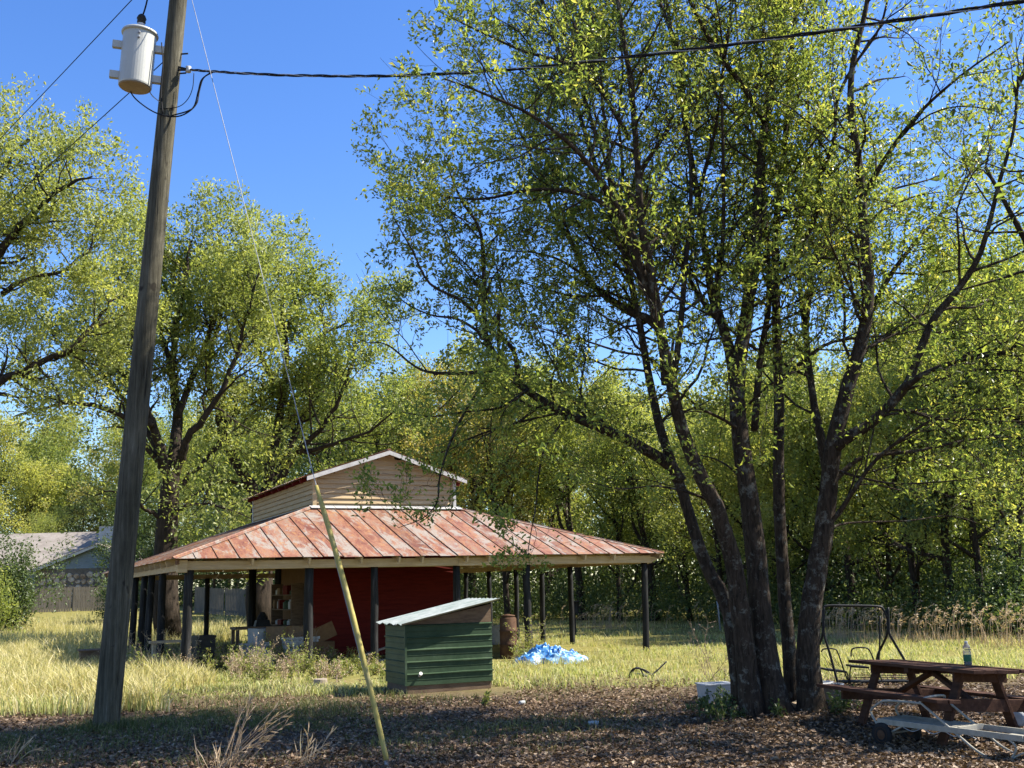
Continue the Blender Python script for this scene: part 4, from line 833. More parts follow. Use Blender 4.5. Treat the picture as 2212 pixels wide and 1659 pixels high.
# hardware on the pole's right side
for yy, L in ((118, .20), (160, .20)): MB().tube([pp(yy) - pbase, pp(yy) + np.array([.13 + L * .5, -.02, 0]) - pbase], .012, 6).build('bolt', M['black'], pole)
for dz in (.03, -.03): MB().bar(pp(150, (.05, -.04, dz)) - pbase, at(412, 151, PY - .05) - pbase, .03, .02).build('clevis_arm', M['black'], pole)
MB().lathe([(.02, -.05), (.042, -.04), (.03, 0), (.042, .04), (.02, .05)], at(407, 150, PY - .05) - pbase, 14).build('spool_insulator', M['porcelain'], pole, smooth=True)
# service drop: two black strands twisted round a bare one, running towards the right and the viewer
px_ = [(412, 151), (520, 158), (640, 163), (830, 164), (1000, 157), (1180, 143), (1500, 106), (1800, 65), (2212, 2), (2500, -45)]
dd_ = [PY - .05, 13.3, 12.9, 12.2, 11.6, 11.0, 10.0, 9.2, 8.2, 7.5]
S = spline([at(x, y, d) for (x, y), d in zip(px_, dd_)], 60)
cum = np.concatenate([[0], np.cumsum(np.linalg.norm(np.diff(S, axis=0), axis=1))]); tgt = np.gradient(S, axis=0); tgt /= np.linalg.norm(tgt, axis=1)[:, None]
uu = np.cross([0, 0, 1.0], tgt); uu /= np.linalg.norm(uu, axis=1)[:, None]; ww = np.cross(tgt, uu); cab = thing('service_cable', 'twisted black service cable crossing in front of the big oak', 'cable', S[0])
for k in range(3):
    ph = cum * 2 * math.pi / .9 + k * 2.094; Q = S + .0115 * (np.cos(ph)[:, None] * uu + np.sin(ph)[:, None] * ww); MB().tube(Q - S[0], .0092 if k < 2 else .006, 6).build('strand', M['black_ins'] if k < 2 else M['steel_wire'], cab, smooth=True)
lp = at(1180, 146, 11.0); MB().tube(spline([at(1120, 150, 11.2), at(1150, 168, 11.1), at(1185, 172, 11.0), at(1196, 150, 10.95)], 6) - S[0], .008, 6).build('splice_tail', M['black_ins'], cab)
# low-voltage loops
tb_ = tk - axm[2] * TH
for i, (pts, r, tx) in enumerate([
    ([at(279, 180, PY + .1), at(283, 200, PY), at(300, 220, PY - .15), at(335, 243, PY - .16), at(372, 252, PY - .17), at(400, 246, PY - .15), at(424, 225, PY - .1), at(431, 195, PY - .05), at(440, 168, PY - .05), at(462, 155, PY - .08)], .010, 'thick black loop hanging from the transformer to the cable'),
    ([at(370, 250, PY - .17), at(405, 240, PY - .15), at(420, 228, PY - .1), at(428, 198, PY - .05), at(436, 172, PY - .05), at(456, 156, PY - .08)], .010, 'second black loop right of the pole below the cable'),
    ([at(345, 235, PY - .15), at(384, 231, PY - .1), at(405, 215, PY - .06), at(416, 190, PY - .05), at(419, 158, PY - .05)], .006, 'thin grey loop right of the pole'),
    ([at(322, 196, PY), at(330, 208, PY - .1), at(345, 220, PY - .15)], .008, 'short pale wire under the transformer')]):
    wire('loop_wire', pts, r, M['steel_wire'] if i == 3 else M['black_ins'], tx, 'wire')
MB().tube(spline([at(349, 92, PY - .16), at(352, 140, PY - .17), at(348, 200, PY - .165), at(352, 246, PY - .165)], 6) - pbase, .009, 6).build('ground_wire', M['black_ins'], pole, smooth=True)
# lines going off to the left
vd = norm(np.array([-.68, .733, 0]))
for (a, L, sag, tx) in ((pole_at(-120), 60, .6, 'upper overhead line running off to the left'), (pole_at(110) + np.array([-.1, .15, 0]), 60, .5, 'lower overhead line passing behind the transformer')):
    e = a + vd * L; q = np.linspace(0, 1, 40)[:, None]; S2 = a + (e - a) * q; S2[:, 2] -= (4 * sag * q * (1 - q))[:, 0]; tag(MB().tube(S2, .008, 5).build('overhead_line', M['black_ins'], smooth=True), tx, 'line')
# guy wire and its yellow guard
ga = ground(840, 1662); gb = pole_at(-83); n = 400; gt = np.linspace(0, 1, n)[:, None]; G = ga + (gb - ga) * gt; q = G - CAMP; yy = 829.5 - F_PX * (q @ UC) / (q @ FWD); k = int(np.argmin(abs(yy - 1052))); k0 = int(np.argmin(abs(yy - 1645)))
tag(MB().tube(G[::20], .0055, 6).build('guy_wire', M['steel_wire'], smooth=True), 'thin steel guy wire from the pole top to the yellow guard', 'wire')
gs = np.linspace(k0, k, 24).astype(int); gg = G[gs] + np.array([.02, 0, .05]) * np.sin(np.linspace(0, math.pi, 24))[:, None]
grd = thing('guy_guard', 'long yellow plastic guy guard leaning in front of the barn', 'guard', ga)
MB().tube(gg - ga, np.interp(np.linspace(0, 1, 24), [0, .9, 1], [.026, .029, .020]), 14).build('tube', M['yellow'], grd, smooth=True)
MB().tube([G[0] - ga - [0, 0, .1], G[k0 + 6] - ga], .012, 8).build('anchor_rod', M['steel_wire'], grd)

# ------------------------------------------------------------------ picnic table and bottle
tu = norm(np.array([.25, -.968, 0])); tv = np.array([-tu[1], tu[0], 0]); C0 = np.array([4.22, 13.19, 0])
tang = math.atan2(tu[1], tu[0]); tabz = float(gz(C0[0] + tu[0] * 1.2, C0[1] + tu[1] * 1.2))
tbl = thing('picnic_table', 'old dark brown wooden picnic table beside the big oak', 'table', (C0[0], C0[1], tabz), tang); tbl.scale = (.95, .95, .95); tbl.rotation_euler = (R(-3.4), R(-0.7), tang)
rt = np.random.default_rng(3)      # local: x along the table, +y to the far right side
for i in range(5):
    y = -.30 + .15 * i; MB().box((1.2 + rt.normal() * .01, y, .752 + rt.normal() * .003), (1.2, .069, .019)).build('tabletop_board', M['table_wood'], tbl, bevel=.004)
for sy in (-1, 1):
    for k in range(2): MB().box((1.2 + rt.normal() * .015, sy * (.60 + .145 * k), .445 + rt.normal() * .002), (1.2, .067, .019)).build('bench_board', M['table_wood'], tbl, bevel=.004)
for x in (.42, 1.98):
    for sy in (-1, 1): MB().bar((x, sy * .50, -.06), (x, sy * .20, .73), .038, .135, (1, 0, 0)).build('leg', M['table_wood'], tbl, bevel=.004)
    MB().box((x + .041, 0, .69), (.019, .33, .065)).build('top_support', M['table_wood'], tbl, bevel=.004)
    MB().box((x + .041, 0, .385), (.019, .74, .066)).build('seat_support', M['table_wood'], tbl, bevel=.004)
MB().box((1.2, 0, .70), (.04, .35, .028)).build('centre_batten', M['table_wood'], tbl, bevel=.004)
for a, b in ((.50, 1.17), (1.90, 1.23)): MB().bar((a, 0, .40), (b, 0, .68), .085, .045).build('brace', M['table_wood'], tbl, bevel=.004)
bt = on_plane(2055, 1436, (0, 0, tabz + .765), (0, 0, 1)); bt = C0 + tu * 1.72 + tv * .06 + np.array([0, 0, tabz + .772])
bo = thing('bottle', 'clear plastic bottle with green label standing on the picnic table', 'bottle', bt)
MB().lathe([(.034, 0), (.040, .01), (.040, .14), (.037, .15), (.040, .16), (.038, .185), (.022, .215), (.015, .222), (.015, .23)], sides=20).build('body', M['clear'], bo, smooth=True)
MB().lathe([(.0405, .04), (.0412, .042), (.0412, .105), (.0405, .107)], sides=20).build('label', M['label_paper'], bo, smooth=True)
MB().lathe([(.030, .006), (.036, .01), (.036, .038), (.030, .039)], sides=16).build('liquid', M['liquid'], bo, smooth=True)
MB().lathe([(.017, .229), (.017, .246), (.012, .247)], sides=14).build('cap', M['white_plastic'], bo)

# ------------------------------------------------------------------ white tubular cart
wn_ = ground(1912, 1612); wf = ground(1969, 1603); ca = norm(wf - wn_); ca[2] = 0; ca = norm(ca); cl = np.array([ca[1], -ca[0], 0]); CWd = .40
cart = thing('hand_cart', 'white tubular metal hand cart with two small black wheels', 'cart', (wn_[0], wn_[1], float(gz(*wn_[:2]))))
O = np.array([wn_[0], wn_[1], float(gz(*wn_[:2]))]); ga_ = -ca
def cq(x, y, k=0.0): return on_plane(x, y, O + ca * k, ca) - O
wr = .118
for k in (-.03, CWd + .03):
    w = thing('wheel', 'wheel', 'wheel'); bpy.data.objects.remove(w)
    axw = np.array([cl, np.array([0, 0, 1.0]), -ca]); c = ca * k + np.array([0, 0, wr])
    prof = [(wr * .60, -.02), (wr * .92, -.024), (wr, -.014), (wr, .014), (wr * .92, .024), (wr * .60, .02)]
    ty = MB().lathe(prof, c, 28, axw).build('wheel', M['tyre'], cart, smooth=True)
    MB().lathe([(.012, -.03), (.03, -.028), (wr * .55, -.012), (wr * .63, -.0245), (wr * .63, .0245), (wr * .55, .012), (.03, .028), (.012, .03)], c, 24, axw).build('rim', M['rust_rim'], ty, smooth=True)
MB().tube([ca * -.05 + [0, 0, wr], ca * (CWd + .05) + [0, 0, wr]], .009, 8).build('axle', M['white_metal'], cart)
e0 = cq(1896, 1562); e1 = cq(2300, 1608); zt = .245; L0 = float(e0 @ cl); L1 = L0 + 1.62
def lc(l, k, z): return cl * l + ca * k + np.array([0, 0, z])
for k in (0, CWd): MB().bar(lc(L0, k, zt), lc(L1, k, zt - .015), .022, .055).build('side_rail', M['white_metal'], cart, bevel=.003)
MB().bar(lc(L0, .012, zt), lc(L0, CWd - .012, zt), .022, .05).build('end_rail', M['white_metal'], cart); MB().bar(lc(L1, .012, zt - .015), lc(L1, CWd - .012, zt - .015), .022, .05).build('end_rail', M['white_metal'], cart)
for i in range(5): MB().bar(lc(L0 + .02, .05 + .075 * i, zt + .018), lc(L0 + .92, .05 + .075 * i, zt + .012), .05, .008).build('slat', M['white_metal'], cart)
MB().bar(lc(L0 + .95, .012, zt), lc(L0 + .95, CWd - .012, zt), .03, .05).build('cross_rail', M['white_metal'], cart)
MB().bar(lc(L0 + 1.28, CWd / 2, zt - .035), lc(L1 - .02, CWd / 2, zt - .04), CWd - .03, .006).build('tray', M['white_metal'], cart)
for k in (0, CWd):
    pts = [(1897, 1568), (1882, 1541), (1885, 1530), (1904, 1516), (1920, 1514), (1985, 1519), (1996, 1525), (2076, 1594), (2110, 1622), (2151, 1655)]
    P_ = [cq(x, y) + ca * k for x, y in pts]; P_[-1][2] = max(P_[-1][2], .0)
    MB().tube(spline(P_, 5), .0125, 8).build('side_tube', M['white_metal'], cart, smooth=True)
P_ = [cq(1985, 1519), cq(1993, 1508) + ca * .05, cq(1990, 1508) + ca * (CWd - .05), cq(1985, 1519) + ca * CWd]; MB().tube(spline(P_, 5), .012, 8).build('handle_bar', M['white_metal'], cart, smooth=True)
MB().tube([lc(L0 + .10, .0, .12), lc(L0 + .32, .0, zt - .02)], .010, 8).build('strut', M['white_metal'], cart); MB().tube([lc(L0 + .10, CWd, .12), lc(L0 + .32, CWd, zt - .02)], .010, 8).build('strut', M['white_metal'], cart)
P_ = [cq(2166, 1590), cq(2186, 1603), cq(2195, 1617), cq(2187, 1636), cq(2176, 1652)]
for k in (0, CWd): q = [p + ca * k for p in P_]; q[-1][2] = 0; MB().tube(spline(q, 5), .011, 8).build('front_leg', M['white_metal'], cart, smooth=True)
P_ = [cq(2180, 1646), cq(2200, 1632), cq(2240, 1618)]; MB().tube(spline(P_, 5), .010, 8).build('pull_bar', M['white_metal'], cart, smooth=True)
hang = [lc(L0 + .30 + .12 * i, .0, zt - .03 - (.035 if i % 2 else 0)) for i in range(8)]; MB().tube(spline(hang, 6), .004, 5).build('cord', M['white_plastic'], cart, smooth=True)

# ------------------------------------------------------------------ child's glider swing frame
sw0 = ground(1987, 1481); SY = sw0[1] - .1
swg = thing('swing_frame', "small black steel glider swing with two facing seats behind the picnic table", 'swing', (at(1850, 1470, SY)[0], SY, 0)); SO = np.array(swg.location)
def sq(x, y, dy=0.0): p = at(x, y, SY + dy) - SO; return p
def tb2(name, pts, r=.02, par=None, curve=True, mat='black'): return MB().tube(spline(pts, 5) if curve else np.array(pts), r, 8).build(name, M[mat], par or swg, smooth=True)
tb2('top_bar', [sq(1779, 1345), sq(1780, 1318), sq(1786, 1309), sq(1830, 1308.5), sq(1895, 1310), sq(1908, 1317), sq(1917, 1335)], .020)
for dy in (0, .0):
    pass
tb2('leg', [sq(1918, 1312), sq(1920, 1350), sq(1921, 1368), sq(1940, 1402), sq(1987, 1481)], .021)
tb2('leg', [sq(1916, 1318, .02), sq(1917, 1365, .02), sq(1905, 1396, .3), sq(1896, 1415, .5), sq(1893, 1440, .9)], .019)
tb2('leg', [sq(1780, 1312), sq(1779, 1350), sq(1782, 1378), sq(1792, 1410), sq(1812, 1484)], .021)
tb2('leg', [sq(1778, 1318, .02), sq(1777, 1370, .02), sq(1765, 1400, .3), sq(1752, 1430, .7), sq(1745, 1455, .9)], .019)
tb2('hanger_bar', [sq(1901, 1330, .3), sq(1900, 1400, .3), sq(1897, 1440, .3)], .014)
for pts in ([(1774, 1408), (1780, 1402), (1802, 1402), (1811, 1413), (1830, 1468)], [(1838, 1418), (1840, 1404), (1848, 1399.5), (1870, 1399.5), (1880, 1408), (1892, 1438), (1905, 1470)]):
    tb2('seat_back', [sq(x, y, .25) for x, y in pts], .012); tb2('seat_back', [sq(x, y, .6) for x, y in pts], .012)
for x0, y0, x1, y1 in ((1778, 1445, 1822, 1450), (1834, 1438, 1870, 1441)): MB().bar(sq(x0, y0, .42), sq(x1, y1, .42), .36, .03).build('seat', M['black'], swg)
for pts in ([(1822, 1448), (1830, 1455), (1834, 1474)], [(1838, 1440), (1836, 1452), (1836, 1474)]): tb2('seat_leg', [sq(x, y, .25) for x, y in pts], .012)
MB().bar(sq(1812, 1472, .42), sq(1960, 1470, .42), .30, .02).build('foot_board', M['black'], swg)
for y in (1447, 1458, 1463): tb2('cross_wire', [sq(1845, y, .3), sq(1962, y + 1, .3)], .006, None, False)
rs = np.random.default_rng(8)
for i in range(7): a = (1776 + i * 4, 1404 + rs.uniform(0, 30)); tb2('net_cord', [sq(a[0], a[1], .25), sq(a[0] + 8, a[1] + 12, .25), sq(a[0] + 14 + i, a[1] + 26, .25)], .004)
for i in range(5): tb2('net_cord', [sq(1842 + i * 7, 1412, .25), sq(1846 + i * 7, 1424, .25), sq(1850 + i * 7, 1437, .25)], .004)

# ------------------------------------------------------------------ tarp, scrap, pails, litter
def tarp_pile():
    r = np.random.default_rng(12); c = ground(1188, 1432); n = 96; U, V = np.meshgrid(np.linspace(-1, 1, n), np.linspace(-1, 1, n)); rr = np.sqrt(U ** 2 + V ** 2)
    k = [(r.normal() * 9, r.normal() * 9, r.uniform(0, 6.3), r.uniform(.3, 1)) for _ in range(14)]
    w = sum(a * (1 - np.abs(np.sin(fx * U + fy * V + ph + .7 * np.sin(3 * U * fy / 9 + ph)))) ** 2 for fx, fy, ph, a in k) / 6
    env = np.clip(1 - rr ** 2.2, 0, 1); Z = .05 + env * (.05 + .46 * w) - .05 * (rr > .97); ed = 1 + .10 * np.sin(5 * np.arctan2(V, U) + 1) + .05 * np.sin(11 * np.arctan2(V, U))
    X = U * .80 * ed + .05 * np.sin(9 * V + 5 * U) ; Y = V * .55 * ed + .05 * np.sin(8 * U - 4 * V); Z = np.where(rr > 1.05, -.04, Z)
    i = np.arange(n - 1)[:, None] * n + np.arange(n - 1)[None]; f = np.stack([i, i + 1, i + n + 1, i + n], -1).reshape(-1, 4); keepf = (rr.ravel()[f] < 1.1).all(1)
    o = MB().add(np.stack([X, Y, Z], -1).reshape(-1, 3), f[keepf]).build('tarp', M['tarp'], smooth=True); o.location = (c[0], c[1], 0); tag(o, 'crumpled bright blue tarp lying on the grass', 'tarp')
tarp_pile()
sc = ground(1395, 1462); scr = thing('chair_frame', 'broken dark metal chair frame lying in the grass', 'frame', (sc[0], sc[1], 0)); SO2 = np.array([sc[0], sc[1], 0])
def s2(x, y, dy=0): return at(x, y, sc[1] + dy) - SO2
for pts in ([(1358, 1462, 0), (1364, 1449, 0), (1372, 1444, 0), (1392, 1447, 0), (1414, 1461, 0)], [(1360, 1464, .3), (1370, 1446, .3), (1378, 1442, .3), (1396, 1452, .3), (1408, 1464, .3)], [(1404, 1462, .1), (1422, 1446, .2), (1440, 1429, .3)], [(1372, 1444, 0), (1378, 1442, .3)], [(1384, 1446, 0), (1392, 1464, .1)]):
    MB().tube(spline([s2(*p) for p in pts], 5), .014, 7).build('tube', M['black'], scr, smooth=True)
MB().bar(s2(1380, 1455, .1), s2(1402, 1463, .2), .25, .015).build('panel', M['grey_plastic'], scr)
def pail(name, label, x, y, rad, h, mat, cat='pail', dy=0.0):
    c = ground(x, y); o = thing(name, label, cat, (c[0], c[1] + dy, float(gz(c[0], c[1]))))
    MB().lathe([(rad * .8, 0), (rad * .82, .005), (rad, h), (rad + .012, h), (rad + .012, h - .03), (rad * .97, h - .03)], sides=24).build('body', M[mat], o, smooth=True)
    a = np.linspace(0, math.pi, 12); MB().tube(np.stack([rad * 1.05 * np.cos(a), -rad * .5 * np.sin(a) - .01, h - .04 - rad * .6 * np.sin(a)], 1), .004, 5).build('handle', M['steel_wire'], o, smooth=True); return o
pail('pail', 'grey-white pail just behind the right trunk of the oak', 1800, 1524, .14, .27, 'grey_plastic')
pail('pail', 'small pale pail in front of the table leg by the oak', 1782, 1510, .12, .24, 'white_plastic')
c = ground(1548, 1520); tt_ = thing('storage_tote', 'white plastic tote in the weeds left of the oak', 'tote', (c[0], c[1], float(gz(*c[:2]))), .2)
MB().box((0, 0, .13), (.20, .16, .13), taper=1.12).build('body', M['white_plastic'], tt_, bevel=.012); MB().box((0, 0, .268), (.235, .19, .012)).build('rim', M['white_plastic'], tt_, bevel=.005)
for x, y, a, tx in ((1710, 1524, .3, 'flat split firewood piece between the oak stems'), (1728, 1530, -.7, 'short firewood wedge at the foot of the oak')):
    c = ground(x, y); o = MB().poly([(-.13, -.05, .0), (.13, -.05, .0), (.12, .05, .0), (-.12, .06, .02)], .06, np.array([0, 0, 1])).build('firewood', M['beam'], bevel=.006); o.location = (c[0], c[1] - .1, float(gz(*c[:2])) - .005); o.rotation_euler = (0, R(12), a); tag(o, tx, 'firewood')
c = ground(692, 1480); o = MB().lathe([(.13, -.05), (.135, .0), (.125, .09), (.11, .10)], sides=18).build('stump', M['concrete'], smooth=False); o.location = (c[0], c[1], 0); tag(o, 'low sawn stump in the grass left of the yellow tube', 'stump')
def cyl_litter(name, label, x, y, r_, L, mat, a, cat):
    c = ground(x, y); ax = np.array([[0, 0, 1.0], [-math.sin(a), math.cos(a), 0], [math.cos(a), math.sin(a), 0]]); o = MB().lathe([(r_ * .5, -L / 2), (r_, -L / 2 + .005), (r_, L * .3), (r_ * .85, L * .4), (r_ * .85, L / 2)], sides=16, ax=ax).build(name, M[mat], smooth=True); o.location = (c[0], c[1], float(gz(*c[:2])) + r_ + .01); return tag(o, label, cat)
cyl_litter('plastic_cup', 'pale plastic cup lying on the leaf litter', 1282, 1569, .028, .13, 'white_plastic', .1, 'cup')
cyl_litter('can', 'white can lying in the leaves near the shed', 1128, 1524, .03, .11, 'white_plastic', .8, 'can')
cyl_litter('plastic_jug', 'grey plastic jug at the right edge by the cart', 2196, 1572, .10, .26, 'grey_plastic', 1.2, 'jug')
cyl_litter('plastic_bottle', 'white plastic bottle in the grass left of the pole', 190, 1490, .035, .18, 'white_plastic', .2, 'bottle')
c = ground(183, 1486); o = MB().poly([(-.04, 0, 0), (.05, 0, .02), (.06, 0, .16), (.02, .02, .10), (-.06, .01, .05)], .02, np.array([0, 1, 0])).build('plastic_shard', M['black']); o.location = (c[0], c[1], 0); tag(o, 'black shard standing in the grass left of the pole', 'shard')
# posts at the field's edge
c = ground(1243, 1372); bx_ = thing('bird_box', 'dark bird box on a thin post at the field edge', 'bird box', (c[0], c[1], 0)); zt_ = at(1243, 1325, c[1])[2]
MB().tube([(0, 0, -.2), (0, 0, zt_)], .035, 8).build('post', M['post'], bx_); MB().box((0, 0, zt_ + .19), (.14, .13, .19)).build('box', M['post'], bx_); MB().box((0, -.02, zt_ + .395), (.18, .18, .015)).build('roof', M['post'], bx_)
c = ground(1556, 1362); zt_ = at(1552, 1298, c[1])[2]; o = MB().tube([(0, 0, -.2), (-.02, 0, zt_ * .6), (-.05, 0, zt_)], .03, 8).build('marker_post', M['grey_plastic'], smooth=True); o.location = (c[0], c[1], 0); tag(o, 'thin pale post at the field edge left of the oak', 'post')

# ------------------------------------------------------------------ house and fence at the left
HY = 85.0; hx = (195 - 1106) / 2341 * HY; hz = .75
house = thing('house', 'blue-grey gabled house with stone lower wall seen past the pole', 'house', (hx, HY, hz))
HW = 4.85; ez = at(58, 1231, HY)[2] - hz; pz = at(196, 1177, HY)[2] - hz
wall = MB().box((0, .15, ez / 2), (HW, .1, ez / 2)).build('stone_wall', M['mortar'], house); rh = np.random.default_rng(9)
def stone_mesh(k):
    n = 7; a = np.arange(n) * 2 * math.pi / n + rh.uniform(-.3, .3, n); q = np.stack([np.cos(a) * rh.uniform(.8, 1.05, n), np.zeros(n), np.sin(a) * rh.uniform(.8, 1.05, n)], 1); m = MB()
    m.add(np.vstack([q, q * .86 + [0, -1, 0]]), [np.stack([np.arange(n), (np.arange(n) + 1) % n, (np.arange(n) + 1) % n + n, np.arange(n) + n], 1), (np.arange(n) + n)[None]]); me = m.mesh('stone'); me.materials.append(M['stone']); return me
sm = [stone_mesh(k) for k in range(8)]; z = .28; row = 0
while z < ez - .1:
    x = -HW + .25 + (row % 2) * .26
    while x < HW - .2:
        w = rh.uniform(.24, .36); o = bpy.data.objects.new('stone', sm[rh.integers(8)]); COL.objects.link(o); o.parent = wall; o.location = (x + w, .05, z + rh.normal() * .05); o.scale = (w, .05, w * rh.uniform(.7, .95)); x += 2 * w - .02
    z += .46; row += 1
gw = MB().poly([(-HW, .1, ez), (HW, .1, ez), (0, .1, pz - .1)], .12, np.array([0, 1, 0])).build('gable_wall', M['blue_siding'], house)
z = ez + .02
while z < pz - .3:
    w = HW * (pz - .1 - z - .12) / (pz - .1 - ez) - .05; MB().poly([(-w, .04, z), (w, .04, z), (w, .075, z + .19), (-w, .075, z + .19)], .02, np.array([0, 1, 0])).build('siding_board', M['blue_siding'], gw); z += .185
for sg in (-1, 1):
    N = norm(np.array([sg * (pz - ez), 0, HW])); a = np.array([0, -.35, pz]); b = np.array([sg * (HW + .5), -.35, ez - (pz - ez) * .5 / HW])
    MB().poly([a, b, b + [0, 9.5, 0], a + [0, 9.5, 0]], .10, N).build('gable_roof', M['shingle'], house)
    MB().poly([a + [0, -.03, .0], b + [0, -.03, .0], b + [0, -.03, -.2], a + [0, -.03, -.2]], .06, np.array([0, 1, 0])).build('rake_board', M['white_trim'], house)
ry = 7.0; rzg = at(100, 1154, HY + ry)[2] - hz; xr = (197 - 1106) / 2341 * (HY + ry) - hx; xl = xr - 22
mr_ = MB().poly([(xl, 1.0, ez - .1), (xr + 2.4, 1.0, ez - .1), (xr, ry, rzg), (xl, ry, rzg)], .12, norm(np.array([0, -(rzg - ez), ry - 1]))).build('main_roof', M['shingle'], house)
MB().poly([(xr + 2.4, 1.0, ez - .1), (xr + 2.4, 13, ez - .1), (xr, ry, rzg)], .1, norm(np.array([rzg - ez, 0, 2.4]))).build('main_roof', M['shingle'], house)
MB().poly([(xl, 13, ez - .1), (xr + 2.4, 13, ez - .1), (xr, ry, rzg), (xl, ry, rzg)][::-1], .1, norm(np.array([0, (rzg - ez), 6]))).build('main_roof', M['shingle'], house)
MB().box((xl / 2 - HW / 2, 1.4, ez / 2 - .1), ((-HW - xl) / 2 - .1, .15, ez / 2 - .1)).build('main_wall', M['blue_siding'], house)
chx = (222 - 1106) / 2341 * (HY + 5) - hx; chz = at(222, 1137, HY + 5)[2] - hz; ch = MB().box((chx, 5, (chz + ez) / 2), (.78, .5, (chz - ez) / 2)).build('chimney', M['white_trim'], house)
z = chz - .2
while z > chz - 2.4: MB().poly([(chx - .8, 4.46, z), (chx + .8, 4.46, z), (chx + .8, 4.49, z + .19), (chx - .8, 4.49, z + .19)], .02, np.array([0, 1, 0])).build('siding_board', M['white_trim'], ch); z -= .2
MB().box((chx, 5, chz + .05), (.86, .58, .06)).build('chimney_cap', M['black'], ch)
def fence(x0, d0, x1, d1, label, h=1.55):
    a = np.array([(x0 - 1106) / 2341 * d0, d0]); b = np.array([(x1 - 1106) / 2341 * d1, d1]); L = np.linalg.norm(b - a); u = (b - a) / L; r = np.random.default_rng(int(x0) + 2000)
    root = thing('wooden_fence', label, 'fence', (*a, float(gz(*a))), math.atan2(u[1], u[0])); n = max(1, int(L / 2.4))
    def zg(x): p = a + u * x; return float(gz(*p)) - float(gz(*a))
    for k in range(n):
        xa = L * k / n; xb = L * (k + 1) / n; m = MB(); x = xa + .08
        while x < xb - .08: m.box((x, 0, zg(x) + h / 2 + r.normal() * .015), (.068, .009, h / 2)); x += .15
        for z in (.3, h - .25): m.bar((xa, .04, zg(xa) + z), (xb, .04, zg(xb) + z), .04, .08)
        m.build('fence_panel', M['fence'], root); MB().box((xa, .07, zg(xa) + h / 2), (.05, .05, h / 2 + .04)).build('fence_post', M['fence'], root)
fence(40, 70, 250, 72, 'grey wooden fence in front of the stone house')
fence(410, 66, 620, 60, 'grey wooden fence seen under the barn porch')

# ------------------------------------------------------------------ grass, weeds, leaf litter
def blades(name, P, h, w, mat, seed, lean=.35, label=None, tshift=0.0):
    r = np.random.default_rng(seed); n = len(P); az = r.uniform(0, 6.283, n); H = h * r.uniform(.4, 1.2, n) * (.55 + .9 * patch(P[:, 0], P[:, 1], 1.6, 5)); W = w * r.uniform(.7, 1.3, n); s = np.stack([np.cos(az), np.sin(az), 0 * az], 1)
    la = r.uniform(0, 6.283, n); l = np.stack([np.cos(la), np.sin(la), 0 * la], 1) * (lean * r.uniform(.1, 1.3, n) * H)[:, None]; up = np.array([0, 0, 1.0])
    b0 = P - s * W[:, None] / 2; b1 = P + s * W[:, None] / 2; m = P + l * .35 + up * (H * .6)[:, None]; m0 = m - s * W[:, None] * .38; m1 = m + s * W[:, None] * .38; t = P + l * 1.05 + up * (H * (1 - .18 * lean))[:, None]
    V = np.stack([b0, b1, m1, m0, t], 1).reshape(-1, 3); i = np.arange(n)[:, None] * 5; tn = np.clip(r.normal(.5 + tshift, .25, n), 0, 1)
    mb = MB(); mb.add(V, [i + np.array([[0, 1, 2, 3]]), i + np.array([[3, 2, 4]])], None); mb.t = [tn, tn]
    o = mb.build(name, mat); o['kind'] = 'stuff'
    if label: o['label'] = label; o['category'] = 'grass'
    return o
def scatter(n, ylo, yhi, xlo, xhi, seed, clump=0, mask=None):
    r = np.random.default_rng(seed); inv = r.uniform(1 / yhi, 1 / ylo, n); Y = 1 / inv; px = r.uniform(xlo, xhi, n); X = (px - 1106) / 2341 * Y
    if clump: k = max(1, n // clump); j = r.integers(0, k, n); X = X[j] + r.normal(size=n) * .07; Y = Y[j] + r.normal(size=n) * .07
    if mask is not None: q = mask(X, Y, r.random(n)); X, Y = X[q], Y[q]
    return np.stack([X, Y, gz(X, Y)], 1)
def patch(x, y, f=.6, s=0): return .5 + .25 * np.sin(f * x + 1.7 * np.sin(f * .7 * y + s)) + .25 * np.sin(f * 1.6 * y + 2.1 * np.sin(f * x + 2 * s))
c26, s26 = math.cos(BA), math.sin(BA)
def under_roof(X, Y, mgn=0.0):
    s = (X - BO[0]) * c26 + (Y - BO[1]) * s26; t = -(X - BO[0]) * s26 + (Y - BO[1]) * c26; return (s > -.1 - mgn) & (s < BW + .1 + mgn) & (t > -.1 - mgn) & (t < BD + mgn)
shedc = np.array([-1.0, 18.1])
def free(X, Y): return ((X - shedc[0]) ** 2 + (Y - shedc[1]) ** 2 > .9) 
# tall golden grass, left
edge = lambda X, Y: (X < -5.6 - .16 * (Y - 17) + .5 * np.sin(Y * 1.3)) & ~under_roof(X, Y, .25)
blades('tall_grass', scatter(60000, 16.6, 62, -250, 520, 61, 5, lambda X, Y, q: edge(X, Y) & (q < patch(X, Y, .9) + .3)), .42, .016, M['grass_gold'], 1, .6, 'tall golden grass at the left edge of the field')
blades('tall_grass', scatter(15000, 16.2, 50, -250, 520, 71, 4, lambda X, Y, q: edge(X, Y)), .34, .015, M['grass_mix'], 11, .5, 'greener grass growing through the golden grass on the left')
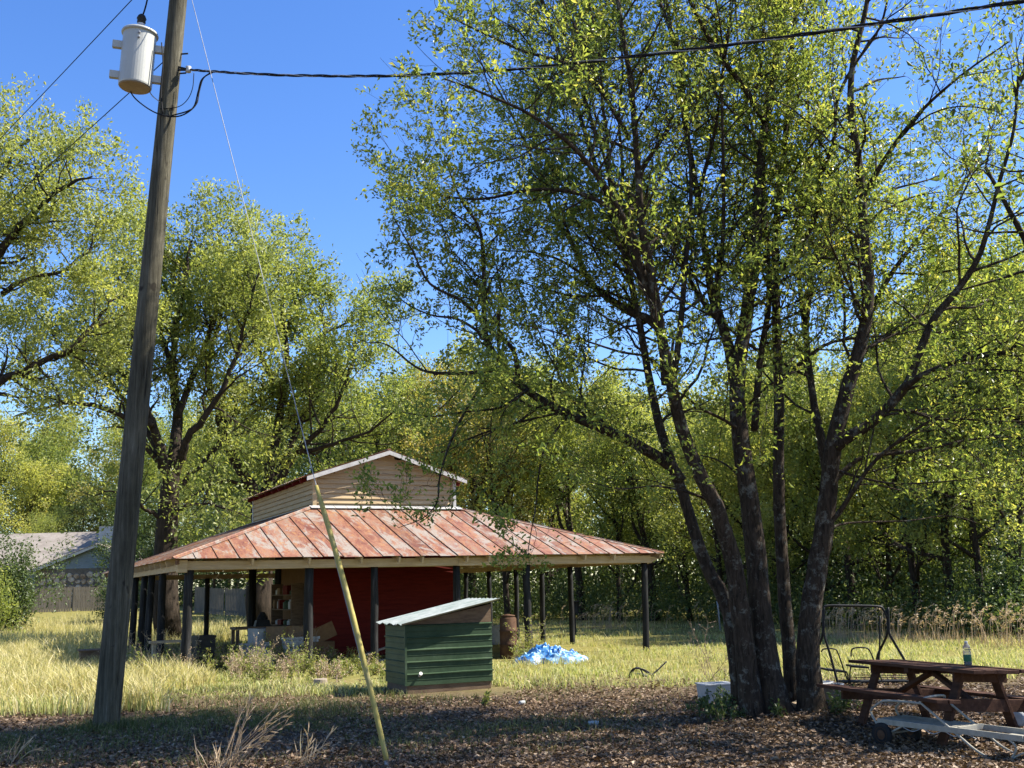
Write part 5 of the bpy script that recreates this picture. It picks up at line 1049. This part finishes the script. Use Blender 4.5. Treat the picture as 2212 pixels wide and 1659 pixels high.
# open field grass
fm = lambda X, Y, q: ~(under_roof(X, Y, -.5) & (q < .8)) & free(X, Y) & (Y > 17.0 + 4.2 * np.modf(np.abs(np.sin(X * 12.99 + Y * 78.2) * 4375.5))[0] ** 1.6 + 1.6 * (patch(X, Y, 1.1, 4) - .5) * 2) & (q < -.05 + 1.2 * patch(X, Y, .9))
blades('field_grass', scatter(150000, 18.0, 64, -150, 2450, 62, 6, fm), .13, .014, M['grass_mix'], 2, .8, 'yellow-green grass of the open field')
blades('field_grass', scatter(26000, 21, 66, 300, 2450, 63, 5, lambda X, Y, q: fm(X, Y, q) & (patch(X, Y, .3, 2) > .5)), .26, .012, M['grass_gold'], 3, .9, 'straw-coloured taller tufts in the open field')
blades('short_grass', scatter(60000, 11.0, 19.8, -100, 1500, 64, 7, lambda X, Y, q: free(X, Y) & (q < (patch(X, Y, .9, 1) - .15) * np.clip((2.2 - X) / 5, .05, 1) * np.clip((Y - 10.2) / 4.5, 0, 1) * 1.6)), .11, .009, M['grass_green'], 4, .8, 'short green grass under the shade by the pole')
rq = np.random.default_rng(90); aq = rq.uniform(0, 6.283, 700); dq = .17 + np.abs(rq.normal(size=700)) * .16
PQ = np.stack([pbase[0] + np.cos(aq) * dq, pbase[1] + np.sin(aq) * dq, 0 * aq], 1); PQ[:, 2] = gz(PQ[:, 0], PQ[:, 1])
blades('short_grass', PQ, .16, .008, M['grass_green'], 91, .8, 'grass tufts round the foot of the utility pole')
# dry feathery grass along the wood edge
def plumes():
    r = np.random.default_rng(14); mb = MB(); line = np.array([(2450, 24.2), (2212, 25.5), (2000, 27.5), (1790, 30), (1600, 35), (1400, 39), (1250, 41)], float)
    for i in range(340):
        if i < 270: xp = r.uniform(1740, 2450)
        elif i < 320: xp = r.normal(1285, 45) 
        else: xp = r.uniform(1250, 1740)
        d = np.interp(xp, line[::-1, 0], line[::-1, 1]) + r.normal() * .7; X = (xp - 1106) / 2341 * d; h = r.uniform(.40, .85); a = r.normal() * .9
        w = wander((X, d, 0), (math.cos(a) * .10, math.sin(a) * .1, 1), h, 5, .05, 0, r); e = wander(w[-1], norm(w[-1] - w[-2]) + np.array([math.cos(a), math.sin(a), 0]) * .35, h * .3, 4, .12, -.30, r); w = np.vstack([w, e[1:]])
        mb.tube(w, np.linspace(.006, .004, len(w)), 3, cap=False); k = r.integers(5, len(w), 12); leaf_quads(mb, w[k], r.normal(size=(12, 3)) * .5 + np.array([math.cos(a), math.sin(a), .1]), .085, .2, r, .05)
        nb = 5; b = np.repeat(np.array([[X, d, 0.0]]), nb, 0) + r.normal(size=(nb, 3)) * [.1, .1, 0]; leaf_quads(mb, b, r.normal(size=(nb, 3)) * .25 + [0, 0, 1], .28, .03, r, .05)
    o = mb.build('feather_grass', M['straw']); o['kind'] = 'stuff'; o['label'] = 'dry pale feathery grass along the edge of the wood'; o['category'] = 'grass'
plumes()
# leaf litter
def litter():
    r = np.random.default_rng(15); P = scatter(190000, 9.0, 21.5, -250, 2500, 66, 0, lambda X, Y, q: free(X, Y) & (q < np.where(Y < 15.5, 1, np.clip((20.8 - Y) / 4.5, .04, 1)) * np.where(X < -2.5, .45 + .25 * (Y < 12.5), 1.0) * (.45 + .7 * patch(X, Y, 1.3, 3)))); n = len(P)
    P[:, 2] += r.uniform(.002, .035, n); D = r.normal(size=(n, 3)) * [1, 1, .32]; mb = MB()
    D /= np.linalg.norm(D, axis=1)[:, None]; up = np.array([0, 0, 1.0]) + r.normal(size=(n, 3)) * .45; W = np.cross(D, up); W /= np.linalg.norm(W, axis=1)[:, None]; N = np.cross(W, D)
    L = (.060 * r.uniform(.5, 1.4, n))[:, None]; w = L * r.uniform(.20, .32, n)[:, None]; cu = L * r.uniform(-.05, .30, n)[:, None]
    V = np.stack([P - D * L * .5, P + W * w + N * cu, P + D * L * .5 + N * cu * .4, P - W * w + N * cu], 1).reshape(-1, 3); mb.add(V, np.arange(4 * n).reshape(-1, 4), np.clip(r.beta(1.6, 2.0, n), 0, 1))
    o = mb.build('leaf_litter', M['litter']); o['kind'] = 'stuff'; o['label'] = 'carpet of dead brown oak leaves in the shade'; o['category'] = 'leaf litter'; print('litter', n)
litter()
# weeds along the porch, one by one
def weed_into(st, lf, o, h, n, r, kind):
    for i in range(n):
        a = r.uniform(0, 6.28); sp = r.uniform(.1, .75); w = wander(o + np.array([r.normal() * .06, r.normal() * .06, -.02]), (math.cos(a) * sp, math.sin(a) * sp, 1), h * r.uniform(.45, 1.1), 8, .15, .02, r); st.tube(w, np.linspace(.006, .002, len(w)), 4, cap=False)
        for j in range(2, len(w)):
            if kind == 'dry':
                for _ in range(2): b = wander(w[j], norm(w[j] - w[j - 1]) + r.normal(size=3) * .45, h * .16, 3, .2, .02, r); st.tube(b, np.linspace(.003, .0015, len(b)), 3, cap=False); leaf_quads(lf, b[1:], r.normal(size=(3, 3)), .035, .4, r, .1)
            else:
                b = wander(w[j], norm(w[j] - w[j - 1]) + r.normal(size=3) * .7, h * r.uniform(.08, .22), 3, .2, .02, r); st.tube(b, np.linspace(.003, .0015, len(b)), 3, cap=False)
                k = 6; leaf_quads(lf, b[r.integers(0, 4, k)] + r.normal(size=(k, 3)) * .015, r.normal(size=(k, 3)) + [0, 0, .4], .05, .5, r, .12)
def weed(x, y, h, n, seed, kind, label, dy=0, group=None):
    r = np.random.default_rng(seed); c = ground(x, y); root = thing('weed', label, 'weed', (c[0], c[1] + dy, float(gz(c[0], c[1]))), 0, group); st = MB(); lf = MB()
    weed_into(st, lf, np.zeros(3), h, n, r, kind)
    st.build('stems', M['dead_stem'], root, smooth=True); f = lf.build('leaves' if kind != 'dry' else 'seed_heads', M['dead_stem'] if kind == 'dry' else M['leaf_d' if kind == 'dark' else 'weed'], root); f['kind'] = 'stuff'; return root
weed(676, 1436, .82, 9, 1, 'dry', 'tall brown dead weed before the red wall')
weed(700, 1440, .55, 5, 2, 'dry', 'shorter brown dead weed right of the tall one')
weed(598, 1446, .75, 6, 3, 'leafy', 'tall pale-leaved weed by the white cooler')
weed(1140, 1428, 1.05, 16, 4, 'leafy', 'leafy bush climbing the porch post beside the blue tarp', .25)
weed(1118, 1432, .6, 10, 14, 'leafy', 'low green bush at the foot of the drum')
rw = np.random.default_rng(33)
st_ = MB(); lg_ = MB(); ld_ = MB()
for i in range(95):
    x = rw.uniform(250, 840); c = ground(x, 1446 + rw.uniform(-12, 28)); dry = i % 3 == 0
    weed_into(st_, ld_ if dry else lg_, np.array([c[0], c[1], float(gz(*c[:2]))]), rw.uniform(.2, .45) + (.45 * rw.random() if x < 660 else 0), int(rw.integers(4, 9)), rw, 'dry' if dry else 'leafy')
wroot = bpy.data.objects.new('weeds', None); COL.objects.link(wroot); wroot['kind'] = 'stuff'; wroot['label'] = 'tangle of low sunlit weeds along the front of the porch'; wroot['category'] = 'weeds'
for m_, nm, mt in ((st_, 'stems', 'dead_stem'), (lg_, 'leaves', 'weed'), (ld_, 'seed_heads', 'straw')): m_.build(nm, M[mt], wroot)['kind'] = 'stuff'
def weed_mass(name, label, spots, n, kind, mat, seed):
    r = np.random.default_rng(seed); st = MB(); lf = MB()
    for x, y, h in spots: c = ground(x, y); weed_into(st, lf, np.array([c[0], c[1], float(gz(*c[:2]))]), h, n, r, kind)
    root = bpy.data.objects.new(name, None); COL.objects.link(root); root['kind'] = 'stuff'; root['label'] = label; root['category'] = 'weeds'
    st.build('stems', M['dead_stem' if kind != 'dry' else 'straw'], root)['kind'] = 'stuff'; lf.build('leaves', M[mat], root)['kind'] = 'stuff'
weed_mass('weeds', 'dry arching stems between the utility pole and the porch', [(300, 1455, 1.0), (335, 1450, 1.1), (360, 1462, .8), (270, 1470, .7), (405, 1455, .9), (452, 1450, .8), (380, 1446, 1.0), (285, 1448, .9)], 3, 'dry', 'straw', 200)
weed_mass('weeds', 'small dark green weeds round the foot of the oak', [(1690, 1548, .2), (1600, 1552, .28), (1570, 1540, .34), (1545, 1528, .3), (1806, 1545, .34), (1825, 1535, .3), (1560, 1560, .24), (1590, 1530, .4), (1520, 1535, .3), (1535, 1550, .28)], 6, 'dark', 'leaf_d', 300)
for i, (x, y, h) in enumerate([(1515, 1470, 1.0), (1530, 1475, .95), (1560, 1478, 1.1)]): weed(x, y, h, 2, 400 + i, 'dry', ('leftmost', 'middle', 'rightmost')[i] + ' thin bare sapling stem left of the oak', 0, 'bare stems left of the oak')
weed(1045, 1524, .22, 3, 501, 'leafy', 'tiny yellow-green sapling in the leaves before the shed')
def straw_tuft(x, y, n, h, seed, label, dirx=.5):
    r = np.random.default_rng(seed); c = ground(x, y); root = thing('dry_grass_tuft', label, 'grass tuft', (c[0], c[1], float(gz(*c[:2])))); mb = MB()
    for i in range(n):
        w = wander((r.normal() * .06, r.normal() * .06, -.02), (dirx * r.uniform(.3, 1.3), r.normal() * .2, 1), h * r.uniform(.6, 1.1), 7, .06, -.06, r); mb.tube(w, np.linspace(.005, .003, len(w)), 4, cap=False)
        k = r.integers(4, len(w), 8); leaf_quads(mb, w[k], r.normal(size=(8, 3)) * .3 + norm(w[-1] - w[-3]), .10, .10, r, .05)
        b = np.zeros((2, 3)) + r.normal(size=(2, 3)) * [.05, .05, 0]; leaf_quads(mb, b, r.normal(size=(2, 3)) * .4 + [0, 0, 1], .3, .03, r, .05)
    mb.build('stalks', M['straw'], root)
straw_tuft(470, 1668, 10, .95, 21, 'tall pale dry grass tuft at the bottom of the picture', .75)
straw_tuft(1008 * .5, 1655, 7, .75, 22, 'dry grass tuft just right of the tallest one', .8)
straw_tuft(655, 1650, 4, .38, 23, 'small dry tuft left of the yellow tube foot', .6)
straw_tuft(12, 1655, 4, .3, 24, 'dry tuft in the lower left corner', .6)
